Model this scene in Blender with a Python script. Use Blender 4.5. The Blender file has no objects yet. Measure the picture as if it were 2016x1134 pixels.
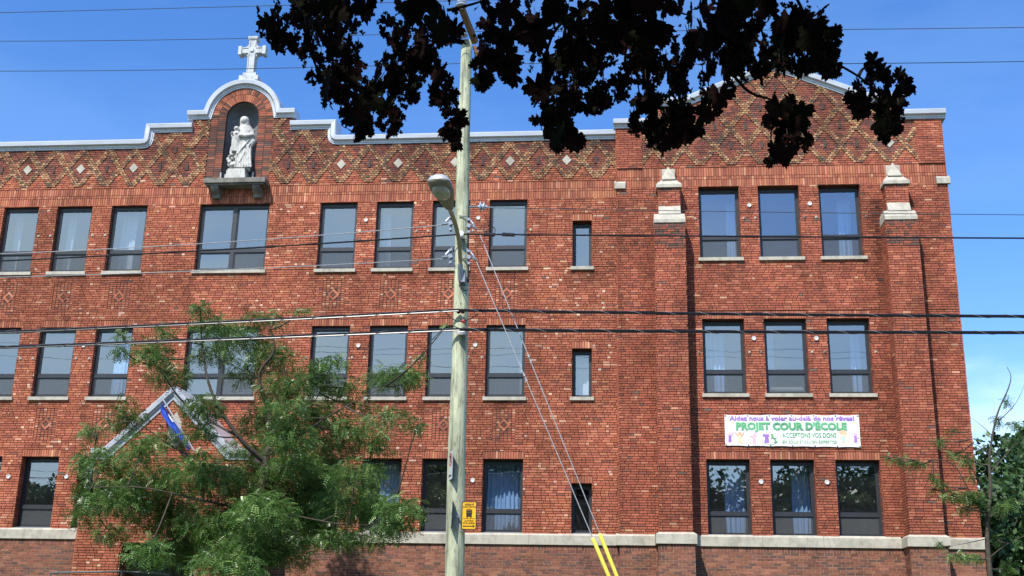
import bpy, bmesh, math, random
import numpy as np
from mathutils import Vector, Matrix
R = math.radians
rnd = random.Random(7)
rng = np.random.default_rng(11)
S = bpy.context.scene
C = S.collection

# ------------------------------------------------------------------ camera, sky, sun, exposure
YAW, PITCH, ROLL, FPX = R(-5.55865756), R(17.15938455), R(1.16149753), 2308.96676
CAM = Vector((0.0, 0.0, 1.6))
def cam_axes():
    cy, sy, cp, sp = math.cos(YAW), math.sin(YAW), math.cos(PITCH), math.sin(PITCH)
    fwd = Vector((sy*cp, cy*cp, sp)); right = Vector((cy, -sy, 0)); up = right.cross(fwd)
    cr, sr = math.cos(ROLL), math.sin(ROLL)
    return right*cr + up*sr, up*cr - right*sr, fwd
AX_R, AX_U, AX_F = cam_axes()
cam = bpy.data.cameras.new('camera'); cam.sensor_width = 36; cam.lens = 36*FPX/2016
cam.clip_start = 0.1; cam.clip_end = 2000
co = bpy.data.objects.new('camera', cam); C.objects.link(co); S.camera = co
m = Matrix((AX_R, AX_U, -AX_F)).transposed().to_4x4(); m.translation = CAM; co.matrix_world = m
def at(px, py, Y):
    """a measured photo point as a place in the world on the upright plane at distance Y"""
    d = AX_F + AX_R*((px-1008)/FPX) - AX_U*((py-567)/FPX)
    return CAM + d*(Y/d.y)
def project(p):
    d = Vector(p)-CAM; z = d.dot(AX_F)
    if z <= 0.05: return None
    return 1008+FPX*d.dot(AX_R)/z, 567-FPX*d.dot(AX_U)/z

SUN_EL, SUN_AZ = R(52), R(22)
SUN_DIR = Vector((-math.sin(SUN_AZ)*math.cos(SUN_EL), -math.cos(SUN_AZ)*math.cos(SUN_EL), math.sin(SUN_EL)))
W = bpy.data.worlds.new('World'); S.world = W; W.use_nodes = True
nt = W.node_tree; nt.nodes.clear()
def wn(t, **k):
    n = nt.nodes.new(t)
    for a, b in k.items(): setattr(n, a, b)
    return n
sky = wn('ShaderNodeTexSky', sky_type='NISHITA', sun_disc=False, sun_elevation=SUN_EL,
         sun_rotation=math.atan2(SUN_DIR.x, SUN_DIR.y), altitude=50, air_density=1.0, dust_density=0.35, ozone_density=3.0)
bg = wn('ShaderNodeBackground'); bg.inputs['Strength'].default_value = 0.14
out = wn('ShaderNodeOutputWorld')
tc = wn('ShaderNodeTexCoord'); mp = wn('ShaderNodeMapping'); mp.inputs['Scale'].default_value = (1.0, 1.0, 3.2)
mp.inputs['Location'].default_value = (3.1, 0.4, 0.2)
n1 = wn('ShaderNodeTexNoise'); n1.inputs['Scale'].default_value = 2.3; n1.inputs['Detail'].default_value = 9; n1.inputs['Roughness'].default_value = 0.58
L = nt.links.new
def wm(op, a, b=None, clamp=False):
    n = wn('ShaderNodeMath', operation=op); n.use_clamp = clamp
    for k, x in enumerate((a, b)):
        if x is None: continue
        if isinstance(x, (int, float)): n.inputs[k].default_value = x
        else: L(x, n.inputs[k])
    return n.outputs[0]
def wr(x, a, b, c, d):
    n = wn('ShaderNodeMapRange', interpolation_type='SMOOTHSTEP'); L(x, n.inputs[0])
    for k, v_ in enumerate((a, b, c, d)): n.inputs[k+1].default_value = v_
    return n.outputs[0]
sep = wn('ShaderNodeSeparateXYZ'); L(tc.outputs['Generated'], sep.inputs[0]); X_, Y_, Z_ = sep.outputs[0], sep.outputs[1], sep.outputs[2]
L(tc.outputs['Generated'], mp.inputs[0]); L(mp.outputs[0], n1.inputs['Vector'])
north = wm('MULTIPLY', wr(n1.outputs[0], .40, .60, 0, 1), wr(Z_, .13, .35, 1.0, .06))          # low wisps behind the school
el_ = wm('ADD', Z_, wm('MULTIPLY', X_, .5))
bank = wm('MULTIPLY', wr(el_, .30, .42, 1.0, .12), wr(n1.outputs[0], .30, .62, .45, 1.0))       # cloud bank on the sunny side
side = wr(Y_, -.15, .15, 1.0, 0.0)
cl_ = wm('ADD', wm('MULTIPLY', bank, side), wm('MULTIPLY', wm('MULTIPLY', north, .8), wm('SUBTRACT', 1.0, side)), True)
mix = wn('ShaderNodeMixRGB'); mix.inputs[2].default_value = (4.7, 6.2, 7.3, 1)
hs = wn('ShaderNodeHueSaturation'); hs.inputs['Hue'].default_value = 0.510; hs.inputs['Saturation'].default_value = 1.28; hs.inputs['Value'].default_value = 1.15
L(sky.outputs[0], hs.inputs['Color']); L(hs.outputs[0], mix.inputs[1]); L(cl_, mix.inputs[0])
L(mix.outputs[0], bg.inputs[0]); L(bg.outputs[0], out.inputs[0])
sun = bpy.data.lights.new('sun', 'SUN'); sun.energy = 4.2; sun.angle = R(0.53); sun.color = (1.0, 0.955, 0.88)
so = bpy.data.objects.new('sun', sun); C.objects.link(so)
so.rotation_euler = SUN_DIR.to_track_quat('Z', 'Y').to_euler(); so.location = (-20, -40, 60)
S.view_settings.view_transform = 'Standard'; S.view_settings.look = 'None'
S.view_settings.exposure = 0.62; S.view_settings.gamma = 1.0; S.view_settings.use_curve_mapping = False
S.cycles.max_bounces = 8; S.cycles.transparent_max_bounces = 12
S.cycles.caustics_reflective = False; S.cycles.caustics_refractive = False

# ------------------------------------------------------------------ materials
MATS = {}
def mat(name, col=(.5, .5, .5), rough=.7, metal=0.0, noise=0.0, nscale=8.0, bump=0.0, bscale=60.0, tint=False,
        stain=None, translucent=0.0, spec=0.5, stretch=(1, 1, 1), bdist=0.01):
    if name in MATS: return MATS[name]
    M = bpy.data.materials.new(name); M.use_nodes = True; t = M.node_tree; b = t.nodes['Principled BSDF']
    b.inputs['Roughness'].default_value = rough; b.inputs['Metallic'].default_value = metal
    b.inputs['Specular IOR Level'].default_value = spec
    N, K = t.nodes.new, t.links.new
    c = N('ShaderNodeRGB'); c.outputs[0].default_value = (*col, 1); src = c.outputs[0]
    tcx = N('ShaderNodeTexCoord'); mp = N('ShaderNodeMapping'); mp.inputs['Scale'].default_value = stretch
    K(tcx.outputs['Object'], mp.inputs[0]); vec = mp.outputs[0]
    if tint:
        a = N('ShaderNodeAttribute'); a.attribute_name = 'tint'; src = a.outputs['Color']
    def mulnoise(src, scale, lo, hi, detail=6, vecs=vec, p0=.3, p1=.7):
        n = N('ShaderNodeTexNoise'); n.inputs['Scale'].default_value = scale; n.inputs['Detail'].default_value = detail
        n.inputs['Roughness'].default_value = .62
        K(vecs, n.inputs['Vector'])
        r = N('ShaderNodeMapRange'); r.inputs[1].default_value = p0; r.inputs[2].default_value = p1
        r.inputs[3].default_value = lo; r.inputs[4].default_value = hi
        K(n.outputs[0], r.inputs[0])
        mx = N('ShaderNodeMixRGB'); mx.blend_type = 'MULTIPLY'; mx.inputs[0].default_value = 1
        K(src, mx.inputs[1]); K(r.outputs[0], mx.inputs[2]); return mx.outputs[0]
    if noise: src = mulnoise(src, nscale, 1-noise, 1+noise)
    if stain:
        for sc, lo, hi, p0, p1, st in stain:
            m2 = N('ShaderNodeMapping'); m2.inputs['Scale'].default_value = st; K(tcx.outputs['Object'], m2.inputs[0])
            src = mulnoise(src, sc, lo, hi, 7, m2.outputs[0], p0, p1)
    K(src, b.inputs['Base Color'])
    if bump:
        n = N('ShaderNodeTexNoise'); n.inputs['Scale'].default_value = bscale; n.inputs['Detail'].default_value = 5; K(vec, n.inputs['Vector'])
        bp = N('ShaderNodeBump'); bp.inputs['Strength'].default_value = bump; bp.inputs['Distance'].default_value = bdist
        K(n.outputs[0], bp.inputs['Height']); K(bp.outputs[0], b.inputs['Normal'])
    if translucent:
        tr = N('ShaderNodeBsdfTranslucent'); K(src, tr.inputs[0])
        ms = N('ShaderNodeMixShader'); ms.inputs[0].default_value = translucent
        o = t.nodes['Material Output']
        K(b.outputs[0], ms.inputs[1]); K(tr.outputs[0], ms.inputs[2]); K(ms.outputs[0], o.inputs[0])
    MATS[name] = M; return M
BRICK = mat('brick', rough=.85, tint=True, noise=.16, nscale=30, bump=.7, bscale=55, spec=.25,
            stain=[(.45, .80, 1.10, .35, .6, (1, 1, .7)), (1.6, .80, 1.08, .36, .56, (1, 1, .45))])
MORTAR = mat('mortar', (.085, .055, .043), .95, noise=.25, nscale=9, spec=.1)
MORTAR_PALE = mat('mortar_pale', (.30, .195, .145), .95, noise=.2, nscale=6, spec=.1)
STONE = mat('limestone', (.42, .39, .325), .85, noise=.10, nscale=5, bump=.25, bscale=40, spec=.25,
            stain=[(2.2, .78, 1.04, .33, .52, (1, 1, 1)), (9, .84, 1.03, .36, .52, (1, 1, .5))])
STONE_DARK = mat('weathered_stone', (.20, .19, .165), .9, noise=.25, nscale=7, bump=.4, bscale=30, spec=.2,
                 stain=[(3, .6, 1.1, .35, .6, (1, 1, .5))])
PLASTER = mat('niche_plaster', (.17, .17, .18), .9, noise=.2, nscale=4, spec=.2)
STATUE = mat('statue_stone', (.50, .49, .455), .65, noise=.06, nscale=14, spec=.3, stain=[(5, .60, 1.04, .34, .52, (1, 1, .6)), (14, .75, 1.0, .36, .5, (1, 1, .4))])
CROSSM = mat('painted_stone', (.47, .49, .51), .6, noise=.08, nscale=9, spec=.3, stain=[(6, .70, 1.03, .35, .52, (1, 1, .5))])
COPING = mat('painted_sheet_metal', (.47, .495, .54), .42, noise=.07, nscale=3, metal=.25, spec=.5, bump=.05, bscale=6,
             stain=[(1.2, .86, 1.04, .36, .56, (.35, 1, 3))])
FRAME = mat('anodised_frame', (.028, .029, .034), .4, noise=.15, nscale=7)
ALU = mat('grey_metal_sill', (.20, .21, .23), .45, noise=.1, nscale=6)
CURTAIN = mat('blue_curtain', (.38, .62, .96), .9, noise=.05, nscale=5, translucent=.12)
CURTAIN_PALE = mat('pale_curtain', (.66, .76, .86), .9, noise=.06, nscale=5, translucent=.25)
ROOM = mat('room_plaster', (.20, .19, .17), .95, noise=.05, nscale=2)
WHITE = mat('white_enamel', (.60, .60, .58), .5, noise=.04, nscale=10)
POLE = mat('treated_pole_wood', (.43, .455, .315), .85, noise=.16, nscale=5, bump=.5, bscale=14, stretch=(7, 7, .5), spec=.2,
           stain=[(16, .50, 1.08, .36, .50, (1, 1, .05)), (3.4, .60, 1.08, .37, .57, (1, 1, .35)), (26, .42, 1.02, .33, .42, (1, 1, .22))])
WOODARM = mat('brown_timber', (.20, .105, .05), .8, noise=.25, nscale=9, spec=.2)
GALV = mat('galvanised_steel', (.27, .30, .34), .4, metal=.5, noise=.12, nscale=20)
LAMPTAN = mat('lamp_arm_paint', (.33, .27, .165), .5, metal=.2, noise=.1, nscale=9)
LAMPHEAD = mat('lamp_housing_paint', (.40, .42, .45), .45, metal=.2, noise=.1, nscale=9)
LAMPUNDER = mat('lamp_underside', (.20, .18, .125), .55, noise=.1, nscale=9)
LENS = mat('lamp_lens', (.36, .36, .28), .18, noise=.25, nscale=16)
PORC = mat('glazed_porcelain', (.42, .47, .56), .2, noise=.08, nscale=20)
CABLE = mat('black_cable', (.012, .012, .014), .35, noise=.2, nscale=20)
CABLE_GREY = mat('grey_steel_strand', (.42, .42, .43), .45, metal=.4, noise=.2, nscale=30)
COPPERGREEN = mat('tarnished_copper', (.045, .065, .075), .5, noise=.2, nscale=20)
YELLOW = mat('yellow_plastic', (.86, .74, .10), .4, noise=.04, nscale=10)
SIGNYEL = mat('sign_yellow', (.80, .44, .012), .45, noise=.03, nscale=10)
SIGNWHITE = mat('sign_white', (.48, .49, .53), .4, noise=.03, nscale=10)
BLACK = mat('sign_black', (.012, .012, .012), .5, noise=.02)
RED = mat('sign_red', (.45, .03, .025), .5, noise=.02)
BANNERW = mat('banner_vinyl', (.84, .83, .82), .5, noise=.02, nscale=5)
PURPLE = mat('ink_purple', (.36, .18, .60), .6, noise=.18, nscale=1.5)
GREEN = mat('ink_green', (.10, .37, .16), .6, noise=.03)
GREENPALE = mat('ink_green_pale', (.45, .70, .52), .6, noise=.03)
ORANGE = mat('ink_orange', (.85, .50, .32), .6, noise=.05)
PINK = mat('ink_pink', (.85, .52, .62), .6, noise=.05)
YELPALE = mat('ink_yellow', (.85, .72, .40), .6, noise=.05)
FLAGBLUE = mat('flag_blue', (.012, .06, .42), .7, noise=.1, nscale=6, translucent=.2)
FLAGWHITE = mat('flag_white', (.72, .74, .80), .7, noise=.05, nscale=6, translucent=.2)
BARK = mat('grey_bark', (.075, .062, .05), .9, noise=.3, nscale=14, bump=.6, bscale=30, spec=.15)
BARKDARK = mat('dark_bark', (.035, .028, .024), .9, noise=.3, nscale=14, spec=.1)
LEAF = mat('locust_leaf', tint=True, rough=.38, translucent=.32, spec=.5)
LEAFDARK = mat('hedge_leaf', tint=True, rough=.5, translucent=.22, spec=.35)
MAPLE = mat('purple_maple_leaf', tint=True, rough=.8, translucent=.3, spec=.03)
GRASS = mat('grass', (.055, .10, .03), .9, noise=.35, nscale=1.5, spec=.1)
ASPHALT = mat('asphalt', (.05, .05, .052), .9, noise=.25, nscale=6, bump=.3, bscale=80)
CONCRETE = mat('concrete', (.36, .35, .33), .9, noise=.12, nscale=4, bump=.2, bscale=50)
LINEPAINT = mat('road_paint', (.75, .74, .70), .7, noise=.1, nscale=5)
RAILM = mat('dark_steel_rail', (.10, .12, .13), .5, metal=.2, noise=.15, nscale=9)
def glass_mat(name, refl, tintc, dirt):
    M = bpy.data.materials.new(name); M.use_nodes = True; t = M.node_tree; t.nodes.clear()
    N, K = t.nodes.new, t.links.new
    o = N('ShaderNodeOutputMaterial'); g = N('ShaderNodeBsdfGlossy'); g.inputs['Roughness'].default_value = 0.0
    g.inputs['Color'].default_value = (.93, .97, 1, 1)
    tr = N('ShaderNodeBsdfTransparent'); tr.inputs[0].default_value = (*tintc, 1)
    lw = N('ShaderNodeLayerWeight'); lw.inputs[0].default_value = .5
    pw = N('ShaderNodeMath'); pw.operation = 'POWER'; pw.inputs[1].default_value = 4.0; K(lw.outputs['Facing'], pw.inputs[0])
    ma = N('ShaderNodeMath'); ma.operation = 'ADD'; ma.use_clamp = True; ma.inputs[1].default_value = refl
    K(pw.outputs[0], ma.inputs[0])
    nz = N('ShaderNodeTexNoise'); nz.inputs['Scale'].default_value = 1.1; nz.inputs['Detail'].default_value = 1
    tcx = N('ShaderNodeTexCoord'); K(tcx.outputs['Object'], nz.inputs['Vector'])
    bp = N('ShaderNodeBump'); bp.inputs['Strength'].default_value = .05; bp.inputs['Distance'].default_value = .05
    K(nz.outputs[0], bp.inputs['Height']); K(bp.outputs[0], g.inputs['Normal'])
    mx = N('ShaderNodeMixShader'); K(ma.outputs[0], mx.inputs[0]); K(tr.outputs[0], mx.inputs[1]); K(g.outputs[0], mx.inputs[2])
    df = N('ShaderNodeBsdfDiffuse'); df.inputs[0].default_value = (.30, .34, .36, 1)
    m2 = N('ShaderNodeMixShader'); m2.inputs[0].default_value = dirt
    K(mx.outputs[0], m2.inputs[1]); K(df.outputs[0], m2.inputs[2]); K(m2.outputs[0], o.inputs[0]); MATS[name] = M; return M
GLASS = glass_mat('window_glass', .29, (.90, .92, .94), .025)
def screen_mat():
    M = bpy.data.materials.new('insect_screen_mesh'); M.use_nodes = True; t = M.node_tree; t.nodes.clear()
    N, K = t.nodes.new, t.links.new
    o = N('ShaderNodeOutputMaterial'); d = N('ShaderNodeBsdfDiffuse'); d.inputs[0].default_value = (.115, .122, .128, 1)
    tr = N('ShaderNodeBsdfTransparent'); mx = N('ShaderNodeMixShader'); mx.inputs[0].default_value = .5
    K(tr.outputs[0], mx.inputs[1]); K(d.outputs[0], mx.inputs[2]); K(mx.outputs[0], o.inputs[0]); return M
SCREEN = screen_mat()
for m_ in (GLASS, SCREEN): m_.use_transparent_shadow = True

# ------------------------------------------------------------------ mesh helpers
class MB:
    def __init__(s): s.v = []; s.f = []; s.c = []; s.mi = []; s.mats = []; s.cm = 0; s.col = (1, 1, 1)
    def use(s, m):
        if m not in s.mats: s.mats.append(m)
        s.cm = s.mats.index(m); return s
    def face(s, pts, col=None):
        i = len(s.v); s.v.extend([tuple(p) for p in pts]); s.f.append(tuple(range(i, i+len(pts))))
        s.c.append(col or s.col); s.mi.append(s.cm)
    def idx(s, pts, faces):
        i = len(s.v); s.v.extend([tuple(p) for p in pts])
        for f in faces: s.f.append(tuple(i+k for k in f)); s.c.append(s.col); s.mi.append(s.cm)
    def box(s, x0, x1, y0, y1, z0, z1):
        p = [(x, y, z) for x in (x0, x1) for y in (y0, y1) for z in (z0, z1)]
        s.idx(p, [(0, 1, 3, 2), (4, 6, 7, 5), (0, 4, 5, 1), (2, 3, 7, 6), (0, 2, 6, 4), (1, 5, 7, 3)])
    def obox(s, M, sx, sy, sz):
        p = [M @ Vector((x, y, z)) for x in (-sx, sx) for y in (-sy, sy) for z in (-sz, sz)]
        s.idx(p, [(0, 1, 3, 2), (4, 6, 7, 5), (0, 4, 5, 1), (2, 3, 7, 6), (0, 2, 6, 4), (1, 5, 7, 3)])
    def tube(s, pts, rad, n=8, cap=True):
        pts = [Vector(p) for p in pts]
        if not hasattr(rad, '__len__'): rad = [rad]*len(pts)
        rings = []; up = Vector((.13, .31, .94))
        for i, p in enumerate(pts):
            d = (pts[min(i+1, len(pts)-1)]-pts[max(i-1, 0)]).normalized()
            a = d.cross(up)
            if a.length < 1e-4: a = d.cross(Vector((1, 0, 0)))
            a.normalize(); b = d.cross(a)
            rings.append([p+(a*math.cos(2*math.pi*k/n)+b*math.sin(2*math.pi*k/n))*rad[i] for k in range(n)])
        v = [q for r in rings for q in r]; f = []
        for i in range(len(pts)-1):
            for k in range(n):
                f.append((i*n+k, i*n+(k+1) % n, (i+1)*n+(k+1) % n, (i+1)*n+k))
        if cap: f.append(tuple(range(n))[::-1]); f.append(tuple((len(pts)-1)*n+k for k in range(n)))
        s.idx(v, f)
    def lathe(s, M, prof, n=16):
        v = [M @ Vector((r*math.cos(2*math.pi*k/n), r*math.sin(2*math.pi*k/n), h)) for r, h in prof for k in range(n)]
        f = [(i*n+k, i*n+(k+1) % n, (i+1)*n+(k+1) % n, (i+1)*n+k) for i in range(len(prof)-1) for k in range(n)]
        f.append(tuple(range(n))[::-1]); f.append(tuple((len(prof)-1)*n+k for k in range(n)))
        s.idx(v, f)
    def build(s, name, parent=None, m=None, smooth=False, origin=None):
        me = bpy.data.meshes.new(name)
        o3 = Vector(origin) if origin is not None else Vector((0, 0, 0))
        v = s.v if origin is None else [tuple(Vector(p)-o3) for p in s.v]
        me.from_pydata(v, [], s.f)
        for k in (s.mats or [m]): me.materials.append(k)
        if s.mats: me.polygons.foreach_set('material_index', s.mi)
        att = me.color_attributes.new('tint', 'FLOAT_COLOR', 'CORNER')
        cnt = np.array([len(f) for f in s.f]); cc = np.ones((len(s.f), 4), dtype=np.float32); cc[:, :3] = np.array(s.c, dtype=np.float32).reshape(-1, 3)
        att.data.foreach_set('color', np.repeat(cc, cnt, axis=0).ravel())
        if smooth: me.polygons.foreach_set('use_smooth', [True]*len(s.f))
        me.update(); o = bpy.data.objects.new(name, me); C.objects.link(o); o.location = o3
        if parent: set_parent(o, parent)
        return o
def world_loc(o):
    l = o.location.copy()
    while o.parent: o = o.parent; l += o.location
    return l
def set_parent(o, p):
    o.parent = p; o.location = o.location-world_loc(p)
def np_mesh(name, V, nper, col, mat_, parent=None, faces=None):
    """V (N,nper,3): N polygons of nper corners; col (N,3)"""
    N = V.shape[0]; me = bpy.data.meshes.new(name)
    me.vertices.add(N*nper); me.vertices.foreach_set('co', V.reshape(-1).astype(np.float32))
    me.loops.add(N*nper); me.polygons.add(N)
    me.loops.foreach_set('vertex_index', np.arange(N*nper, dtype=np.int32))
    me.polygons.foreach_set('loop_start', np.arange(N, dtype=np.int32)*nper)
    me.polygons.foreach_set('loop_total', np.full(N, nper, dtype=np.int32))
    me.update(calc_edges=True)
    a = me.color_attributes.new('tint', 'FLOAT_COLOR', 'CORNER')
    cc = np.ones((N, 4), dtype=np.float32); cc[:, :3] = col
    a.data.foreach_set('color', np.repeat(cc, nper, axis=0).ravel())
    me.materials.append(mat_); me.validate()
    o = bpy.data.objects.new(name, me); C.objects.link(o)
    if parent: set_parent(o, parent)
    return o
def empty(name, loc):
    o = bpy.data.objects.new(name, None); o.location = loc; o.empty_display_size = .2; C.objects.link(o); return o
def tag(o, label, cat, group=None):
    o['label'] = label; o['category'] = cat
    if group: o['group'] = group
    return o
def struct(o): o['kind'] = 'structure'; return o
def text_mesh(txt, size, M, mt, name, parent=None, width=None, bold=0.0, extrude=.001, align='CENTER', spacing=1.0):
    cu = bpy.data.curves.new(name, 'FONT'); cu.body = txt; cu.size = size; cu.align_x = align; cu.align_y = 'CENTER'
    cu.offset = bold; cu.extrude = extrude; cu.resolution_u = 2; cu.space_character = spacing
    t = bpy.data.objects.new(name, cu); C.objects.link(t)
    bpy.context.view_layer.update()
    me = bpy.data.meshes.new_from_object(t.evaluated_get(bpy.context.evaluated_depsgraph_get()))
    C.objects.unlink(t); bpy.data.objects.remove(t)
    xs = [v.co.x for v in me.vertices]; k = 1.0
    if width and xs: k = width/(max(xs)-min(xs))
    cx = (max(xs)+min(xs))/2 if align == 'CENTER' else 0
    for v in me.vertices: v.co = M @ Vector(((v.co.x-cx)*k, v.co.y, v.co.z))
    me.materials.clear(); me.materials.append(mt); me.name = name
    o = bpy.data.objects.new(name, me); C.objects.link(o)
    if parent: set_parent(o, parent)
    return o

def spline(pts, n=10):
    out_ = []
    p = [pts[0]]+list(pts)+[pts[-1]]
    for i in range(1, len(p)-2):
        for k in range(n):
            t = k/n; a, b, c, d = p[i-1], p[i], p[i+1], p[i+2]
            out_.append(.5*((2*b)+(c-a)*t+(2*a-5*b+4*c-d)*t*t+(3*b-a-3*c+d)*t**3))
    out_.append(pts[-1]); return out_
# ------------------------------------------------------------------ brickwork
CH = 0.0667
def pick(pal):
    x = rnd.random()*sum(p[1] for p in pal)
    for c, w in pal:
        x -= w
        if x <= 0: break
    k = rnd.uniform(.86, 1.14); return (c[0]*k, c[1]*k*rnd.uniform(.94, 1.06), c[2]*k*rnd.uniform(.92, 1.08))
PAL = [((.390, .119, .066), 44), ((.325, .098, .057), 27), ((.45, .160, .090), 18), ((.56, .28, .175), 5), ((.23, .082, .058), 6), ((.60, .36, .25), .8), ((.16, .11, .09), .8)]
PALW = [((.35, .103, .060), 47), ((.285, .085, .052), 29), ((.41, .141, .082), 15), ((.52, .26, .16), 3), ((.21, .074, .054), 8), ((.16, .105, .085), 1)]
PALBASE = [((.225, .088, .055), 40), ((.175, .072, .050), 28), ((.27, .112, .070), 16), ((.125, .068, .053), 14)]
PALSOLD = [((.38, .118, .066), 45), ((.45, .165, .090), 25), ((.30, .095, .058), 20), ((.52, .25, .15), 3)]
PALBAND = [((.40, .215, .115), 28), ((.31, .163, .09), 28), ((.19, .105, .065), 24), ((.125, .09, .066), 12), ((.47, .29, .16), 8), ((.26, .095, .055), 12)]
PALIN = [((.24, .080, .054), 44), ((.145, .062, .050), 25), ((.28, .092, .056), 30), ((.35, .14, .085), 5)]
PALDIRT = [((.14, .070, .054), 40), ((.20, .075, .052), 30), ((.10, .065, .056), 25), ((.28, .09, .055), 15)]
STREAKS = []
def stain_at(F, u, z):
    k = 1.0+.07*math.sin(u*.9+1.7*math.sin(z*.6))*math.sin(z*.8+u*.35)
    for fr, x, zt, ln, w, st in STREAKS:
        if fr is F and z < zt and z > zt-ln*1.6 and abs(u-x) < 3*w:
            k *= 1-st*math.exp(-((u-x)/w)**2)*min(1, (zt-z)/.08)*max(0, 1-(zt-z)/(ln*1.6))*rnd.uniform(.6, 1.2)
    return k
HEADP = [((.60, .33, .22), 3), ((.68, .43, .30), 1), ((.52, .25, .15), 2)]
class Frame2:
    """wall frame: u along the wall, z up, d outwards"""
    def __init__(s, o, u, n): s.o, s.u, s.n = Vector(o), Vector(u), Vector(n)
    def p(s, u, z, d): return s.o+s.u*u+s.n*d+Vector((0, 0, z))
def add_brick(mb, F, u0, u1, z0, z1, proj, col):
    a = [F.p(u0, z0, proj), F.p(u1, z0, proj), F.p(u1, z1, proj), F.p(u0, z1, proj)]
    b = [F.p(u0, z0, -.004), F.p(u1, z0, -.004), F.p(u1, z1, -.004), F.p(u0, z1, -.004)]
    mb.face(a, col)
    for i in range(4):
        j = (i+1) % 4; mb.face([b[i], b[j], a[j], a[i]], col)
def spans(polys, z):
    xs = []
    for P in polys:
        n = len(P)
        for i in range(n):
            (x0, z0), (x1, z1) = P[i], P[(i+1) % n]
            if (z0 > z) != (z1 > z): xs.append(x0+(z-z0)/(z1-z0)*(x1-x0))
    xs.sort(); return [(xs[i], xs[i+1]) for i in range(0, len(xs)-1, 2)]
def lay(mb, F, polys, pal, zbase=0.0, c=CH, L=.208, mode='bond', mort=None, proj=.026, jit=.004, joint=.014, lattice=None, gap=.0165):
    """lay courses of single bricks inside polys (even-odd) over a mortar bed"""
    zs = [p[1] for P in polys for p in P]; za, zb = min(zs), max(zs)
    br = sorted({round(P[i][1], 4) for P in polys for i in range(len(P)) if abs(P[i][1]-P[(i+1) % len(P)][1]) < 1e-6})
    k = math.floor((za-zbase)/c+1e-6)
    while zbase+k*c < zb-1e-6:
        r0, r1 = zbase+k*c, zbase+(k+1)*c
        cuts = [r0]+[b for b in br if r0+1e-4 < b < r1-1e-4]+[r1]
        off = rnd.choice((0, .25, .5, .75))*L if mode == 'bond' else (k % 2)*.5*L
        if mode == 'running': off = (k % 2)*.5*L+rnd.uniform(-.01, .01)
        # brick cells of this course
        allsp = [sp for a, b in zip(cuts[:-1], cuts[1:]) for sp in spans(polys, (a+b)/2)]
        if not allsp: k += 1; continue
        lo, hi = min(s[0] for s in allsp), max(s[1] for s in allsp)
        cells = []
        if lattice:
            h, rc = lattice['h'], (r0+r1)/2
            n0 = math.floor((lo-lattice['x'])/h)-1; u = lattice['x']+n0*h+(k % 2)*.5*h; run = None
            while u < hi+h:
                band = lattice['fn'](u+h/2, rc)
                if band: cells.append((u, u+h, 1)); run = None
                elif run is None: cells.append((u, u+h, 0)); run = len(cells)-1
                else: cells[run] = (cells[run][0], u+h, 0); run = None
                u += h
        else:
            u = math.floor(lo/L)*L-L+off
            while u < hi:
                w = L
                if mode == 'bond' and rnd.random() < .34: w = L/2
                if mode == 'head': w = L
                w *= rnd.uniform(.97, 1.03) if mode != 'grid' else 1
                cells.append((u, u+w, 0)); u += w
        cols = [(pick(PALBAND) if t == 1 else pick(HEADP if (pal is PAL and b-a < .15 and rnd.random() < .10) else (pal[:3] if pal in (PAL, PALW) and rnd.random() < .62 else pal))) for a, b, t in cells]
        if lattice and pal is not PALW and pal is not PAL: pass
        pj = [proj+rnd.uniform(-jit, jit)+(.022 if t == 1 else 0) for _, _, t in cells]
        if lattice:
            cols = [cc if t == 1 else pick(lattice['pal'](0.5*(a+b), rc)) for cc, (a, b, t) in zip(cols, cells)]
        if STREAKS: cols = [tuple(ch_*kk for ch_ in cc) for cc, kk in ((cc, stain_at(F, .5*(q[0]+q[1]), .5*(r0+r1))) for cc, q in zip(cols, cells))]
        for a, b in zip(cuts[:-1], cuts[1:]):
            za_ = a+(gap/2 if a == r0 else .002); zb_ = b-(gap/2 if b == r1 else .002)
            for s0, s1 in spans(polys, (a+b)/2):
                if mort: mb.use(mort); mb.face([F.p(s0, a, 0), F.p(s1, a, 0), F.p(s1, b, 0), F.p(s0, b, 0)]); mb.use(BRICK)
                if zb_-za_ < .008: continue
                for (u0, u1, t), cc, pp in zip(cells, cols, pj):
                    q0, q1 = max(u0, s0-0.0), min(u1, s1)
                    if q1-q0 < .02: continue
                    e0 = 0 if q0 > u0+1e-6 else joint/2; e1 = 0 if q1 < u1-1e-6 else joint/2
                    add_brick(mb, F, q0+e0, q1-e1, za_, zb_, pp, cc)
        k += 1
def soldier(mb, F, u0, u1, z0, z1, w=.069, pal=PALSOLD, proj=.013, mort=None):
    n = max(1, round((u1-u0)/w)); w = (u1-u0)/n
    if mort: mb.use(mort); mb.face([F.p(u0, z0, 0), F.p(u1, z0, 0), F.p(u1, z1, 0), F.p(u0, z1, 0)])
    mb.use(BRICK)
    for i in range(n):
        add_brick(mb, F, u0+i*w+.007, u0+(i+1)*w-.007, z0+.007+rnd.uniform(-.003, .003), z1-.006, proj+rnd.uniform(-.003, .003), pick(pal))
def rect(x0, x1, z0, z1): return [(x0, z0), (x1, z0), (x1, z1), (x0, z1)]
def rot_brick(mb, F, u, z, ang, L, Wd, proj, col):
    ca, sa = math.cos(ang), math.sin(ang)
    q = [(u+x*ca-y*sa, z+x*sa+y*ca) for x, y in ((-L/2, -Wd/2), (L/2, -Wd/2), (L/2, Wd/2), (-L/2, Wd/2))]
    a = [F.p(x, y, proj) for x, y in q]; b = [F.p(x, y, 0) for x, y in q]
    mb.face(a, col)
    for i in range(4): j = (i+1) % 4; mb.face([b[i], b[j], a[j], a[i]], col)

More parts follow.
